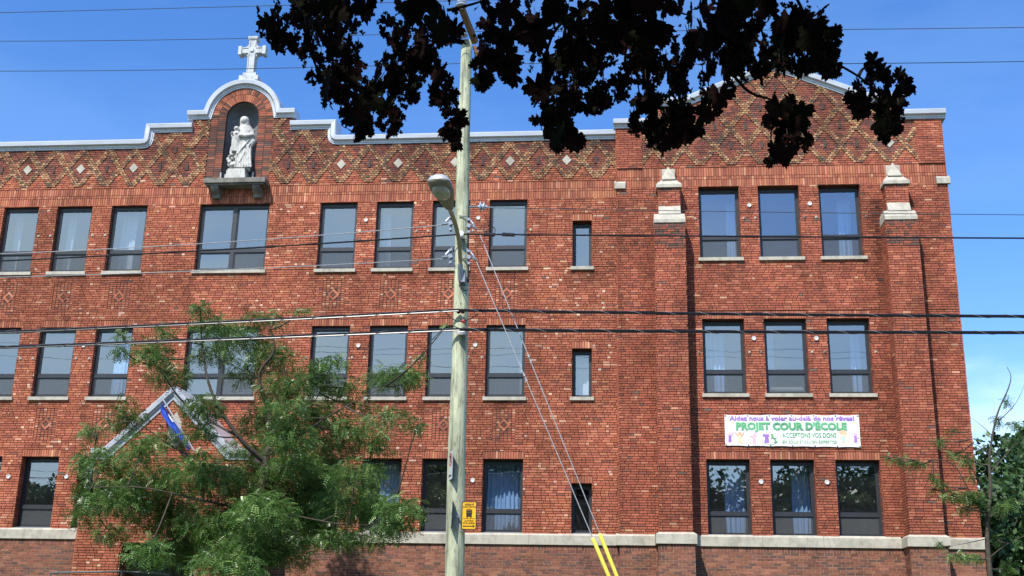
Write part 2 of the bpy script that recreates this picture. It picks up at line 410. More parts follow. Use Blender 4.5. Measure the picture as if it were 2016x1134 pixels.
# ------------------------------------------------------------------ the school
YH, YW_ = 30.8, 30.68
school = tag(empty('school_building', (-5, YH, 0.2)), 'three storey red brick school with stepped parapet, niche gable and pointed right wing', 'building')
FH = Frame2((0, YH, 0), (1, 0, 0), (0, -1, 0)); FW = Frame2((0, YW_, 0), (1, 0, 0), (0, -1, 0))
COLS = {'w1': (-18.05, -16.977), 'w2': (-16.415, -15.347), 'w3': (-14.765, -13.684), 'big': (-12.109, -10.051),
        'w5': (-8.554, -7.469), 'w6': (-6.919, -5.842), 'w7': (-5.303, -4.226), 'w8': (-3.678, -2.601), 'n': (-1.335, -.792)}
WCOLS = {'r1': (2.156, 3.275), 'r2': (3.782, 4.907), 'r3': (5.428, 6.549)}
HR = {1: (11.757, 13.765), 2: (8.096, 10.095), 3: (4.475, 6.426)}
NR = {1: (11.757, 13.107), 2: (8.096, 9.428), 3: (4.475, 5.800)}
WR = {1: (11.933, 14.017), 2: (8.162, 10.198), 3: (4.445, 6.428)}
XJ, XR, XL = -.09, 8.87, -21.5
ACX, ACZ = -11.1, 16.53
def arc(cx, cz, r, a0, a1, n): return [(cx+r*math.cos(R(a0+(a1-a0)*i/n)), cz+r*math.sin(R(a0+(a1-a0)*i/n))) for i in range(n+1)]
curveL = [(-14.06, 15.6), (-13.93, 15.62), (-13.83, 15.70), (-13.79, 15.82), (-13.78, 16.1)]
curveR = [(-8.45, 16.1), (-8.44, 15.82), (-8.40, 15.70), (-8.30, 15.62), (-8.17, 15.6)]
topH = [(XL, 15.6)]+curveL+[(-12.6, 16.1), (-12.6, 16.5)]+arc(ACX, ACZ, .95, 180, 0, 24)+[(-9.6, 16.5), (-9.6, 16.1)]+curveR+[(XJ, 15.6)]
topH = [(x, max(z, 16.5)) if -12.06 < x < -10.14 else (x, z) for x, z in topH]
niche_hole = [(ACX-.49, 14.41), (ACX+.49, 14.41)]+arc(ACX, ACZ, .49, 0, 180, 20)
ring_out = [(ACX-.95, 14.31), (ACX+.95, 14.31)]+arc(ACX, ACZ, .95, 0, 180, 24)
holesH = []
for c, (x0, x1) in COLS.items():
    for r in (1, 2, 3):
        if c == 'big' and r == 3: continue
        z0, z1 = (NR if c == 'n' else HR)[r]; holesH.append((c, r, x0, x1, z0, z1))
holesW = [(c, r, x0, x1, *WR[r]) for c, (x0, x1) in WCOLS.items() for r in (1, 2, 3)]
BAND0, BAND1 = 4.21, 4.475
def lattice_fn(x0, P, zc, hh, ztip, half=.118):
    def f(x, z):
        if z < ztip: return False
        for s in (1, -1):
            t = (x-x0-P/2-s*(z-zc)*(P/2)/hh+P/2) % P
            if abs(t-P/2) < half: return True
        return False
    return f
def lat_zone_pal(x0, P, zc, hh, base):
    def g(x, z):
        # below the lowest zigzag the brick is the plain red of the wall
        t = abs((x-x0+P/2) % P-P/2)
        return base if z < zc-hh+t*hh/(P/2) else PALIN
    return g
# soot runs below sill ends, ledges and copings
for F_, hs_ in ((FH, holesH), (FW, holesW)):
    for c, r, x0, x1, z0, z1 in hs_:
        if r == 3: continue
        for x in (x0-.04, x1+.04): STREAKS.append((F_, x, z0-.08, rnd.uniform(.35, 1.1), .10, rnd.uniform(.25, .6)))
        STREAKS.append((F_, (x0+x1)/2+rnd.uniform(-.2, .2), z0-.1, rnd.uniform(.2, .45), .45, rnd.uniform(.15, .5)))
for x in np.arange(-21, 0, .55): STREAKS.append((FH, float(x)+rnd.uniform(-.2, .2), 15.62, rnd.uniform(.15, .5), .3, rnd.uniform(.3, .6)))
for x in (-11.95, -10.1, -11.5, -10.6): STREAKS.append((FH, x, 14.3, .9, .12, .5))
for x, w_, l_, st in ((6.95, .14, 9, .5), (6.85, .3, 6, .25), (.85, .10, 9, .35), (1.85, .15, 7, .25), (-.02, .08, 10, .4), (8.0, .14, 8, .3), (7.0, .3, 1.5, .4)): STREAKS.append((FW, x, 13.6, l_, w_, st))
for x in (-1.0, -.6, -2.6): STREAKS.append((FH, x, 12.9, 4, .5, .18))
# hall brickwork
mb = MB(); mb.use(BRICK)
main_holes = [rect(x0, x1, z0, z1) for c, r, x0, x1, z0, z1 in holesH]
sold = []; panels = []
for c, r, x0, x1, z0, z1 in holesH:
    if r in (2, 3) or c == 'n': sold.append((x0-.01, x1+.01, z1, z1+.205))
    if r in (1, 2) and c not in ('big', 'n'):
        za = z0-.13; zb = (HR[r+1][1]+.205); panels.append((x0+.02, x1-.02, zb+.27, za-.2, x0, x1))
outline_main = [(XL, BAND1), (XJ, BAND1), (XJ, 13.79), (XL, 13.79)]
polys = [outline_main]+main_holes+[rect(a, b, z0, z1) for a, b, z0, z1 in sold]+[rect(p[0], p[1], p[2], p[3]) for p in panels]
lay(mb, FH, polys, PAL, mort=MORTAR)
for a, b, z0, z1 in sold: soldier(mb, FH, a, b, z0, z1, mort=MORTAR)
for p0, p1, z0, z1, wx0, wx1 in panels:
    side = (p1-p0)*.20
    mb.use(BRICK)
    lay(mb, FH, [rect(p0, p0+side, z0, z1)], PAL, L=side+.004, mode='grid', mort=MORTAR)
    lay(mb, FH, [rect(p1-side, p1, z0, z1)], PAL, L=side+.004, mode='grid', mort=MORTAR)
    cx, cz = (p0+p1)/2, (z0+z1)/2; h = .20
    dia = [(cx-h, cz), (cx, cz-h), (cx+h, cz), (cx, cz+h)]
    n = 6; w = (p1-p0-2*side)/n
    for i in range(n):
        lay(mb, FH, [rect(p0+side+i*w, p0+side+(i+1)*w, z0, z1), ] , PAL, zbase=z0, c=(z1-z0)/round((z1-z0)/.0667), L=50, mode='grid', mort=MORTAR, joint=.010) if False else None
    nz = round((z1-z0)/.067); ch = (z1-z0)/nz
    mb.use(MORTAR); mb.face([FH.p(p0+side, z0, 0), FH.p(p1-side, z0, 0), FH.p(p1-side, z1, 0), FH.p(p0+side, z1, 0)]); mb.use(BRICK)
    for i in range(n):
        for j in range(nz):
            ux, uz = p0+side+(i+.5)*w, z0+(j+.5)*ch
            if abs(ux-cx)+abs(uz-cz) < h+.012: continue
            add_brick(mb, FH, ux-w/2+.011, ux+w/2-.011, uz-ch/2+.009, uz+ch/2-.009, .012+rnd.uniform(-.003, .003), pick(PAL))
    for q in range(4):
        a = R(45+90*q); d = Vector((math.cos(a), math.sin(a)))*.092; t = Vector((-d.y, d.x))*.36
        rot_brick(mb, FH, cx+d.x+t.x, cz+d.y+t.y, a+R(90), .19, .062, .016, pick(PALSOLD))
    rot_brick(mb, FH, cx, cz, R(45), .085, .085, .012, (.17, .07, .05))
# soldier bands over the top windows
soldier(mb, FH, XL, XJ, 13.79, 14.0, mort=MORTAR); soldier(mb, FH, XL, XJ, 14.0, 14.08, mort=MORTAR); soldier(mb, FH, XL, XJ, 14.08, 14.305, mort=MORTAR)
# diamond frieze left and right of the niche
PL_, HHt = .817, .58
for xa, xb, ph in ((XL, ACX, -14.25), (ACX, XJ, -8.03)):
    o = [(max(min(x, xb), xa), z) for x, z in topH if xa-1e-6 <= x <= xb+1e-6]
    pts = [(xa, 14.305), (xb, 14.305)]+[p for p in reversed(topH) if xa < p[0] < xb]
    if xa == XL: pts = [(XL, 14.305), (ACX, 14.305), (ACX, ACZ+.95)]+[p for p in reversed(topH) if p[0] < ACX-.01]
    else: pts = [(ACX, 14.305), (XJ, 14.305)]+[p for p in reversed(topH) if p[0] > ACX+.01]+[(ACX, ACZ+.95)]
    half_ring = [(ACX-.95, 14.305), (ACX, 14.305)]+arc(ACX, ACZ, .95, 90, 180, 12) if xa == XL else [(ACX, 14.305), (ACX+.95, 14.305)]+arc(ACX, ACZ, .95, 0, 90, 12)
    lat = dict(h=.0911, x=ph, fn=lattice_fn(ph, PL_, 14.94, HHt, 14.37), pal=lat_zone_pal(ph, PL_, 14.94, HHt, PAL))
    lay(mb, FH, [pts, half_ring], PAL, zbase=14.305, c=.0644, mort=MORTAR, lattice=lat, jit=.004)
# brick ring and jambs of the niche
mb.use(MORTAR)
for a, b in ((ACX-.95, ACX-.49), (ACX+.49, ACX+.95)): mb.face([FH.p(a, 14.305, .02), FH.p(b, 14.305, .02), FH.p(b, ACZ, .02), FH.p(a, ACZ, .02)])
mb.face([FH.p(ACX-.49, 14.305, .02), FH.p(ACX+.49, 14.305, .02), FH.p(ACX+.49, 14.405, .02), FH.p(ACX-.49, 14.405, .02)])
for i in range(24):
    a0, a1 = R(180-7.5*i), R(180-7.5*(i+1)); q = [(ACX+r*math.cos(a), ACZ+r*math.sin(a)) for r, a in ((.49, a0), (.95, a0), (.95, a1), (.49, a1))]
    mb.face([FH.p(x, z, .02) for x, z in q])
mb.use(BRICK)
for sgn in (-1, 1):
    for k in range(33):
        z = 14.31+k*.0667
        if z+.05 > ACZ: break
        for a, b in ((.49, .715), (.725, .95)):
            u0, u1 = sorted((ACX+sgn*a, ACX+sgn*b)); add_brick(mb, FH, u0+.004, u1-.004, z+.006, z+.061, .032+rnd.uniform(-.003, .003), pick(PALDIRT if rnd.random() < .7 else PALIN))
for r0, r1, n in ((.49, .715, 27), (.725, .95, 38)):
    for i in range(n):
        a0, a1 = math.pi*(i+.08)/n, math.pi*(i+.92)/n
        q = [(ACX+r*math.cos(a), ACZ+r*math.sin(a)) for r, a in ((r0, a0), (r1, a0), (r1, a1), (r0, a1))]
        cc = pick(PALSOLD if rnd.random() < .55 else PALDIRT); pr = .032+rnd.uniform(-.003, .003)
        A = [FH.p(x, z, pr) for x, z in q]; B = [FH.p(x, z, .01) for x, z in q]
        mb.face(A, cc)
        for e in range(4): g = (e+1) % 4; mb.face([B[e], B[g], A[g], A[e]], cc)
wall_hall = mb.build('brick_wall', school)
# little dark slot bricks and cream lozenges
def lozenge(mb, F, x, z, hw, hz, d0, d1):
    q = [(x-hw, z), (x, z-hz), (x+hw, z), (x, z+hz)]
    a = [F.p(u, w, d1) for u, w in q]; b = [F.p(u, w, d0) for u, w in q]
    mb.face(a)
    for i in range(4): j = (i+1) % 4; mb.face([b[i], b[j], a[j], a[i]])
for x in (-19.14, -17.508, -15.869, -14.25, -8.029, -6.36, -4.71, -3.12, -1.504):
    mb = MB(); lozenge(mb, FH, x, 14.94, .135, .155, .0, .045); mb.build('stone_lozenge', school, STONE)
def slot(F, x, z):
    sb = MB(); sb.use(BRICK); add_brick(sb, F, x-.033, x+.033, z-.105, z+.105, .05, (.075, .055, .05)); sb.build('slot_brick', school)
for x in (-18.3, -16.69, -15.06, -13.44, -12.62, -9.6, -8.85, -7.2, -5.53, -3.91, -2.31, -.68): slot(FH, x, 14.94)
for x in (-13.03, -9.2): slot(FH, x, 15.5)
for x in (-12.25, -10.0): pass
# wing brickwork
GX = 4.395
topW = [(XJ, 15.92), (.98, 15.92), (.98, 16.52), (1.85, 16.52), (GX, 17.60), (2*GX-1.85, 16.52), (2*GX-.98, 16.52), (2*GX-.98, 15.98), (XR, 15.98)]
BUTL, BUTR = (.915, 1.735), (7.022, 7.84)
mb = MB(); mb.use(BRICK)
soldW = [(x0-.01, x1+.01, z1, z1+.21) for c, r, x0, x1, z0, z1 in holesW if r > 1]
polys = [[(XJ, BAND1), (XR, BAND1), (XR, 14.02), (XJ, 14.02)]]+[rect(x0, x1, z0, z1) for c, r, x0, x1, z0, z1 in holesW]+[rect(*s) for s in soldW]
lay(mb, FW, polys, PALW, zbase=.02, mort=MORTAR)
for s in soldW: soldier(mb, FW, *s, mort=MORTAR)
for z0, z1 in ((14.02, 14.23), (14.23, 14.325), (14.325, 14.59)): soldier(mb, FW, XJ, XR, z0, z1, mort=MORTAR)
PW = .864
fx0, fx1 = .62, 2*GX-.62
pts = [(fx0, 14.59), (fx1, 14.59), (fx1, 15.95)]+[(x, z) for x, z in reversed(topW) if fx0 < x < fx1]+[(fx0, 15.92)]
lat = dict(h=.096, x=1.365, fn=lattice_fn(1.365, PW, 15.235, HHt, 14.63), pal=lat_zone_pal(1.365, PW, 15.235, HHt, PALW))
lay(mb, FW, [pts], PALW, zbase=14.59, c=.0644, mort=MORTAR, lattice=lat, jit=.004)
FWp = Frame2((0, YW_-.03, 0), (1, 0, 0), (0, -1, 0))
for a, b, t in ((XJ, fx0, 15.92), (fx1, XR, 15.98)):
    lay(mb, FWp, [rect(a, b, 14.59, t)], PALW, zbase=14.59, mode='running', L=(b-a)/3.02, mort=MORTAR)
    mb.use(MORTAR)
    e = b if a == XJ else a
    mb.face([FW.p(e, 14.59, 0), FW.p(e, t, 0), FWp.p(e, t, 0), FWp.p(e, 14.59, 0)]); mb.face([FW.p(a, 14.59, 0), FW.p(b, 14.59, 0), FWp.p(b, 14.59, 0), FWp.p(a, 14.59, 0)]); mb.use(BRICK)
# wing returns
lay(mb, Frame2((XJ, YH, 0), (0, -1, 0), (-1, 0, 0)), [rect(0, YH-YW_+.03, BAND1, 15.92)], PALW, mort=MORTAR)
lay(mb, Frame2((XR, YW_-.03, 0), (0, 1, 0), (1, 0, 0)), [rect(0, .9, 0.2, 15.98)], PALW, mort=MORTAR)
mb.use(BRICK); mb.col = (.30, .08, .045)
mb.face([(XR, YW_+.87, 0), (XR, YW_+13, 0), (XR, YW_+13, 15.98), (XR, YW_+.87, 15.98)])
wall_wing = mb.build('wing_wall', school)
for x in (1.365, 7.428):
    mb = MB(); lozenge(mb, FW, x, 15.235, .145, .15, .0, .045); mb.build('stone_lozenge', school, STONE)
for k in range(2, 7): slot(FW, 1.365+k*PW, 15.235)
for k in range(1, 7): slot(FW, 1.365+(k+.5)*PW, 15.815) if k != 0 else None
for k in range(2, 6): slot(FW, 1.365+(k+1)*PW-.0, 16.39) if k < 5 else None
for k in (3, 4): slot(FW, 1.365+(k-.5)*PW+.43*0, 16.97)
# window reveals in brick, and the back of the outer wall
mb = MB(); mb.use(BRICK)
def reveal(x0, x1, z0, z1, Y, dep, pal):
    for xx, nn in ((x0, 1), (x1, -1)):
        F = Frame2((xx, Y-.010, 0), (0, 1, 0), (nn, 0, 0))
        lay(mb, F, [rect(0, dep+.02, z0, z1)], pal, mode='grid', L=.35, mort=MORTAR, proj=.006, jit=.002)
    mb.use(BRICK)
    n = round((x1-x0)/.069); w = (x1-x0)/n
    for i in range(n): mb.box(x0+i*w+.004, x0+(i+1)*w-.004, Y-.010, Y+dep, z1-.0005, z1+.05)
    mb.use(MORTAR); mb.face([(x0, Y, z1+.006), (x1, Y, z1+.006), (x1, Y+.3, z1+.006), (x0, Y+.3, z1+.006)])
    mb.face([(x0, Y, z0), (x1, Y, z0), (x1, Y+.3, z0), (x0, Y+.3, z0)]); mb.use(BRICK)
DEP_H, DEP_N, DEP_W, DEP_L = .105, .22, .21, .21
mb.col = (.17, .06, .04)
for c, r, x0, x1, z0, z1 in holesH: reveal(x0, x1, z0, z1, YH, DEP_N if c == 'n' else (DEP_L if r == 3 else DEP_H), PAL)
for c, r, x0, x1, z0, z1 in holesW: reveal(x0, x1, z0, z1, YW_, DEP_W, PALW)
mb.build('window_reveals', school)
mb = MB(); mb.use(ROOM)
def backing(polys, Y):
    br = sorted({round(p[1], 3) for P in polys for p in P})
    for a, b in zip(br[:-1], br[1:]):
        if b-a < .002: continue
        for s0, s1 in spans(polys, (a+b)/2): mb.face([(s0, Y, a), (s1, Y, a), (s1, Y, b), (s0, Y, b)])
backing([[(XL, 0), (XJ, 0)]+list(reversed(topH))]+main_holes+[niche_hole], YH+.32)
backing([[(XJ, 0), (XR, 0)]+list(reversed(topW))]+[rect(x0, x1, z0, z1) for c, r, x0, x1, z0, z1 in holesW], YW_+.32)
mb.build('inner_wall_face', school)
# rooms behind the windows
mb = MB(); mb.use(ROOM)
for z in (4.1, 7.75, 11.4, 15.05): mb.box(XL, XR-.02, YH+.34, YH+6.5, z-.16, z+.16)
mb.box(XL, XR-.02, YH+6.5, YH+6.7, .2, 15.2)
for x in (-19.3, -13.0, -9.3, -1.95, 1.2): mb.box(x-.07, x+.07, YH+.34, YH+6.5, 4.26, 14.89)
mb.box(XL-.1, XL, YH, YH+6.5, 0, 15.2)
mb.build('interior_rooms', school)
mb = MB(); mb.use(ASPHALT); mb.box(XL, XR-.02, YH+.4, YH+13, 15.22, 15.3); mb.build('flat_roof', school)

# stone band, base wall
def band_piece(x0, x1, Y, name='stone_band', pr=.10, capl=False, capr=False):
    mb = MB(); mb.use(STONE)
    q = [(0, BAND1+.035), (pr, BAND1-.03), (pr, BAND0), (0, BAND0)]
    xs = [x0+.003]; 
    while xs[-1] < x1-2.4: xs.append(xs[-1]+rnd.uniform(1.4, 2.1))
    xs.append(x1-.003)
    for a, b in zip(xs[:-1], xs[1:]):
        a2, b2 = a+.0025, b-.0025; e = rnd.uniform(-.002, .002)
        P = [(x, Y-d-e*(d > 0), z) for x in (a2, b2) for d, z in q]
        mb.idx(P, [(0, 1, 5, 4), (1, 2, 6, 5), (2, 3, 7, 6), (0, 3, 2, 1), (4, 5, 6, 7)])
    return mb.build(name, school)
PX0, PX1 = -13.8, -9.46        # entrance porch
band_piece(XL, -13.3, YH); band_piece(-9.9, XJ, YH); band_piece(XJ-.1, BUTL[0]-.1, YW_)
band_piece(BUTL[1]+.1, BUTR[0]-.1, YW_); band_piece(BUTR[1]+.1, XR+.1, YW_)
mb = MB(); mb.use(BRICK)
for F, a, b in ((Frame2((0, YH-.045, 0), (1, 0, 0), (0, -1, 0)), XL, XJ), (Frame2((0, YW_-.045, 0), (1, 0, 0), (0, -1, 0)), XJ, XR+.045)):
    soldier(mb, F, a, b, BAND0-.145, BAND0-.003, w=.075, pal=PALBASE, mort=MORTAR_PALE, proj=.006)
    lay(mb, F, [rect(a, b, .2, BAND0-.145)], PALBASE, mode='running', mort=MORTAR_PALE, proj=.004, jit=.002, gap=.012, joint=.012)
mb.use(MORTAR); 
mb.build('base_wall', school)

# sills
def sill(x0, x1, z, Y, over=.05, h=.105, pr=.085, depth=.12):
    mb = MB(); mb.use(STONE)
    P = [(x, y, zz) for x in (x0-over, x1+over) for y, zz in ((Y-pr, z-h), (Y-pr, z-.012), (Y+depth, z+.004), (Y+depth, z-h))]
    mb.idx(P, [(0, 1, 5, 4), (1, 2, 6, 5), (0, 4, 7, 3), (0, 3, 2, 1), (4, 5, 6, 7), (2, 3, 7, 6)])
    return mb
# ------------------------------------------------------------------ windows
def window(x0, x1, z0, z1, Y, dep, kind, stone=True):
    Yf = Y+dep; fw = .062
    f = MB(); f.use(FRAME)
    zb = z0+(.012 if stone else .05)
    f.box(x0, x0+fw, Yf, Yf+.10, zb, z1); f.box(x1-fw, x1, Yf, Yf+.10, zb, z1)
    f.box(x0+fw, x1-fw, Yf+.002, Yf+.10, z1-.095, z1); f.box(x0+fw, x1-fw, Yf+.002, Yf+.10, zb, zb+.055)
    panes = []; screens = []
    zm = z0+(z1-z0)*.305
    cols = [(x0+fw, x1-fw)]
    if kind == 'double':
        xm = (x0+x1)/2; f.box(xm-.055, xm+.055, Yf-.004, Yf+.10, zb+.055, z1-.095); cols = [(x0+fw, xm-.055), (xm+.055, x1-fw)]
    for i, (a, b) in enumerate(cols):
        if kind == 'slit': panes.append((a+.03, b-.03, zb+.085, z1-.125, .05)); f_in = [(a, b, zb+.055, z1-.095)]
        else:
            f.box(a, b, Yf-.006, Yf+.10, zm-.045, zm+.045)
            panes.append((a+.03, b-.03, zm+.075, z1-.125, .05)); panes.append((a+.035, b-.035, zb+.09, zm-.08, .05))
            if not (kind == 'double' and i == 0): screens.append((a+.02, b-.02, zb+.075, zm-.065))
            f_in = [(a, b, zm+.045, z1-.095), (a, b, zb+.055, zm-.045)]
        for A, B, c0, c1 in f_in:          # inner sash ring
            f.box(A, A+.03, Yf+.02, Yf+.08, c0, c1); f.box(B-.03, B, Yf+.02, Yf+.08, c0, c1)
            f.box(A+.03, B-.03, Yf+.022, Yf+.08, c0, c0+.03); f.box(A+.03, B-.03, Yf+.022, Yf+.08, c1-.03, c1)
    wo = f.build('window', school, origin=((x0+x1)/2, Yf, z0))
    for a, b, c, d, y in panes:
        g = MB(); t = rnd.uniform(-.0035, .0035); t2 = rnd.uniform(-.003, .003)
        g.face([(a, Yf+y-t, c-0), (b, Yf+y+t, c), (b, Yf+y+t+t2, d), (a, Yf+y-t+t2, d)]); g.build('pane', wo, GLASS)
    for a, b, c, d in screens:
        g = MB(); g.face([(a, Yf+.025, c), (b, Yf+.025, c), (b, Yf+.025, d), (a, Yf+.025, d)]); g.build('insect_screen', wo, SCREEN)
    if stone: sill(x0, x1, z0, Y).build('sill', wo)
    else:
        s = MB(); s.use(ALU)
        P = [(x, y, zz) for x in (x0+.004, x1-.004) for y, zz in ((Y-.02, z0+.004), (Y-.02, z0+.03), (Yf+.004, z0+.07), (Yf+.004, z0+.004))]
        s.idx(P, [(0, 1, 5, 4), (1, 2, 6, 5), (0, 4, 7, 3), (0, 3, 2, 1), (4, 5, 6, 7), (2, 3, 7, 6)]); s.build('sill', wo)
    return wo
for c, r, x0, x1, z0, z1 in holesH:
    window(x0, x1, z0, z1, YH, DEP_N if c == 'n' else (DEP_L if r == 3 else DEP_H), 'slit' if c == 'n' else ('double' if c == 'big' else 'sash'), stone=r < 3)
for c, r, x0, x1, z0, z1 in holesW: window(x0, x1, z0, z1, YW_, DEP_W, 'sash', stone=r < 3)
# curtains hanging inside
def curtain(x0, x1, z0, z1, Y, m_, label, cat='curtain'):
    mb = MB(); n = max(8, int((x1-x0)/.018)); ph = rnd.uniform(0, 6)
    pr = [(x0+(x1-x0)*i/n, Y+.035*math.sin(ph+i*.018*2*math.pi/.115+.7*math.sin(i*.31))+.012*math.sin(i*.9)) for i in range(n+1)]
    P = []
    for k in range(5):
        z = z1+(z0-z1)*k/4; s = 1+.05*math.sin(k*1.3+ph)
        P += [((x-(x0+x1)/2)*s+(x0+x1)/2, y+.02*k*math.sin(x*9), z) for x, y in pr]
    mb.idx(P, [(k*(n+1)+i, k*(n+1)+i+1, (k+1)*(n+1)+i+1, (k+1)*(n+1)+i) for k in range(4) for i in range(n)])
    return tag(mb.build('curtain', None, m_, smooth=True, origin=((x0+x1)/2, Y, z0)), label, cat, 'curtains hanging behind the windows')
yw = YW_+.86; yh = YH+.62
for x0, x1, r, m_, lab in (
    (2.98, 3.22, 1, CURTAIN, 'blue curtain drawn to the right edge of the wing top left window'),
    (6.05, 6.42, 1, CURTAIN, 'blue curtain at the right edge of the wing top right window'),
    (2.30, 2.78, 2, CURTAIN, 'wide blue curtain in the left half of the wing middle floor left window'),
    (3.86, 4.12, 2, CURTAIN, 'narrow blue curtain along the left edge of the wing window above the banner middle'),
    (6.15, 6.45, 2, CURTAIN, 'blue curtain at the right edge of the wing middle floor right window'),
    (2.68, 3.20, 3, CURTAIN, 'dark blue pleated curtain in the wing ground floor left window'),
    (4.42, 4.86, 3, CURTAIN, 'blue pleated curtain in the wing ground floor middle window')):
    curtain(x0, x1, WR[r][0]+.1, WR[r][1]-.05, yw, m_, lab)
for x0, x1, r, m_, lab in (
    (-14.45, -13.85, 2, CURTAIN, 'pale blue curtain in the middle floor window left of the porch tree'),
    (-3.62, -2.66, 3, CURTAIN, 'full width blue curtain in the ground floor window right of the yellow bus sign'),
    (-2.80, -2.64, 2, CURTAIN_PALE, 'thin pale curtain at the right of the middle floor window crossed by guy wires'),
    (-6.55, -5.95, 3, CURTAIN, 'blue curtain in the ground floor window behind the right side of the tree'),
    (-1.30, -.85, 2, CURTAIN_PALE, 'white curtain filling the narrow slit window of the middle floor'),
    (-10.22, -10.1, 1, CURTAIN_PALE, 'pale curtain edge at the right side of the large double window under the niche'),
    (-18.0, -17.75, 1, CURTAIN_PALE, 'pale curtain at the left side of the leftmost top floor window'),
    (-16.35, -16.1, 1, CURTAIN_PALE, 'pale curtain at the left side of the second top floor window from the left'),
    (-14.7, -14.2, 1, CURTAIN_PALE, 'pale curtain behind the third top floor window from the left'),
    (-6.85, -6.6, 1, CURTAIN_PALE, 'pale curtain at the left side of the top floor window left of the street lamp')):
    z0, z1 = (NR if x0 == -1.30 else HR)[r]; curtain(x0, x1, z0+.1, z1-.05, yh, m_, lab)
mb = MB(); mb.use(WHITE); mb.tube([(3.92, YW_+.42, WR[2][0]+.19), (4.78, YW_+.42, WR[2][0]+.19)], .07, 12)
tag(mb.build('paper_roll', None, origin=(4.36, YW_+.42, WR[2][0]+.12)), 'white paper roll lying inside the wing window above the banner middle', 'paper roll')
# wall vents and rope anchors
for x, z, Y in ([(-15.064, 9.554, YH), (-15.067, 5.874, YH), (-16.716, 5.863, YH), (-7.205, 13.205, YH), (-3.988, 13.219, YH), (-7.208, 9.523, YH), (-3.968, 9.525, YH), (-3.93, 5.852, YH), (-7.214, 5.884, YH)] +
                [(3.539, 13.436, YW_), (5.175, 13.455, YW_), (3.508, 9.645, YW_), (5.139, 9.638, YW_), (3.533, 5.847, YW_), (5.193, 5.846, YW_)]):
    mb = MB(); mb.use(WHITE); mb.lathe(Matrix.Translation((x, Y, z)) @ Matrix.Rotation(R(90), 4, 'X'), [(.062, 0), (.062, .045), (.05, .06), (.035, .052)], 16)
    mb.build('wall_vent', school)
anchors = []
for cols, rows, Y in ((COLS, HR, YH), (WCOLS, WR, YW_)):
    for c, (x0, x1) in cols.items():
        if c in ('n', 'big'): continue
        for r in (1, 2):
            z0, z1 = rows[r]
            for x in (x0-.10, x1+.10): anchors.append((x, z0+(z1-z0)*.545, Y))
for x, z, Y in anchors:
    mb = MB(); mb.use(STONE_DARK if rnd.random() < .3 else STONE)
    mb.lathe(Matrix.Translation((x, Y, z)) @ Matrix.Rotation(R(90), 4, 'X'), [(.042, 0), (.036, .03), (.016, .034)], 7); mb.use(BLACK)
    mb.tube([(x+.01, Y-.03, z), (x+.016, Y-.06, z-.03), (x+.022, Y-.03, z-.055)], .008, 5); mb.build('rope_anchor', school)

# ------------------------------------------------------------------ copings
def sweep(path, prof, Y, m_, name, parent, closed_ends=True):
    """profile (n outward, d towards the street) swept along a path in the wall plane with mitred corners"""
    n = len(path); P = []
    for i, (x, z) in enumerate(path):
        def nrm(a, b):
            dx, dz = b[0]-a[0], b[1]-a[1]; l = math.hypot(dx, dz); return (-dz/l, dx/l)
        n0 = nrm(path[i-1], path[i]) if i > 0 else nrm(path[0], path[1])
        n1 = nrm(path[i], path[i+1]) if i < n-1 else n0
        sx, sz = n0[0]+n1[0], n0[1]+n1[1]; k = 2/(sx*sx+sz*sz); mx, mz = sx*k, sz*k
        P += [(x+mx*a, Y-d, z+mz*a) for a, d in prof]
    q = len(prof); f = [(i*q+k, i*q+(k+1) % q, (i+1)*q+(k+1) % q, (i+1)*q+k) for i in range(n-1) for k in range(q)]
    f += [tuple(range(q))[::-1], tuple((n-1)*q+k for k in range(q))]
    mb = MB(); mb.use(m_); mb.idx(P, f); return mb.build(name, parent)
PROF = [(-.045, .0), (-.045, .05), (-.005, .055), (.0, .075), (.03, .08), (.05, .105), (.075, .15), (.185, .165), (.215, .14), (.235, -.42), (-.045, -.42)]
ov = .16
sweep([(XL, 15.6)]+curveL+[(-12.58, 16.1)], PROF, YH, COPING, 'coping', school)
sweep([(-12.6-ov, 16.5), (-12.09, 16.5)]+arc(ACX, ACZ, .96, 168, 12, 22)+[(-10.11, 16.5), (-9.6+ov*.6, 16.5)], PROF, YH-.004, COPING, 'coping', school)
sweep([(-9.62, 16.1)]+curveR+[(XJ-.03, 15.6)], PROF, YH, COPING, 'coping', school)
sweep([(XJ-.09, 15.86), (1.0, 15.86)], PROF, YW_-.03, COPING, 'coping', school)
sweep([(.84, 16.5), (1.84, 16.5), (GX, 17.585), (2*GX-1.84, 16.5), (2*GX-.84, 16.5)], PROF, YW_, COPING, 'coping', school)
sweep([(2*GX-1.0, 15.96), (XR+.12, 15.96)], PROF, YW_-.03, COPING, 'coping', school)
mb = MB(); mb.use(COPING); mb.box(GX-.38, GX+.38, YW_-.16, YW_+.36, 17.66, 17.98); mb.box(GX-.30, GX+.30, YW_-.1, YW_+.3, 17.98, 18.06); mb.build('gable_pedestal', school)
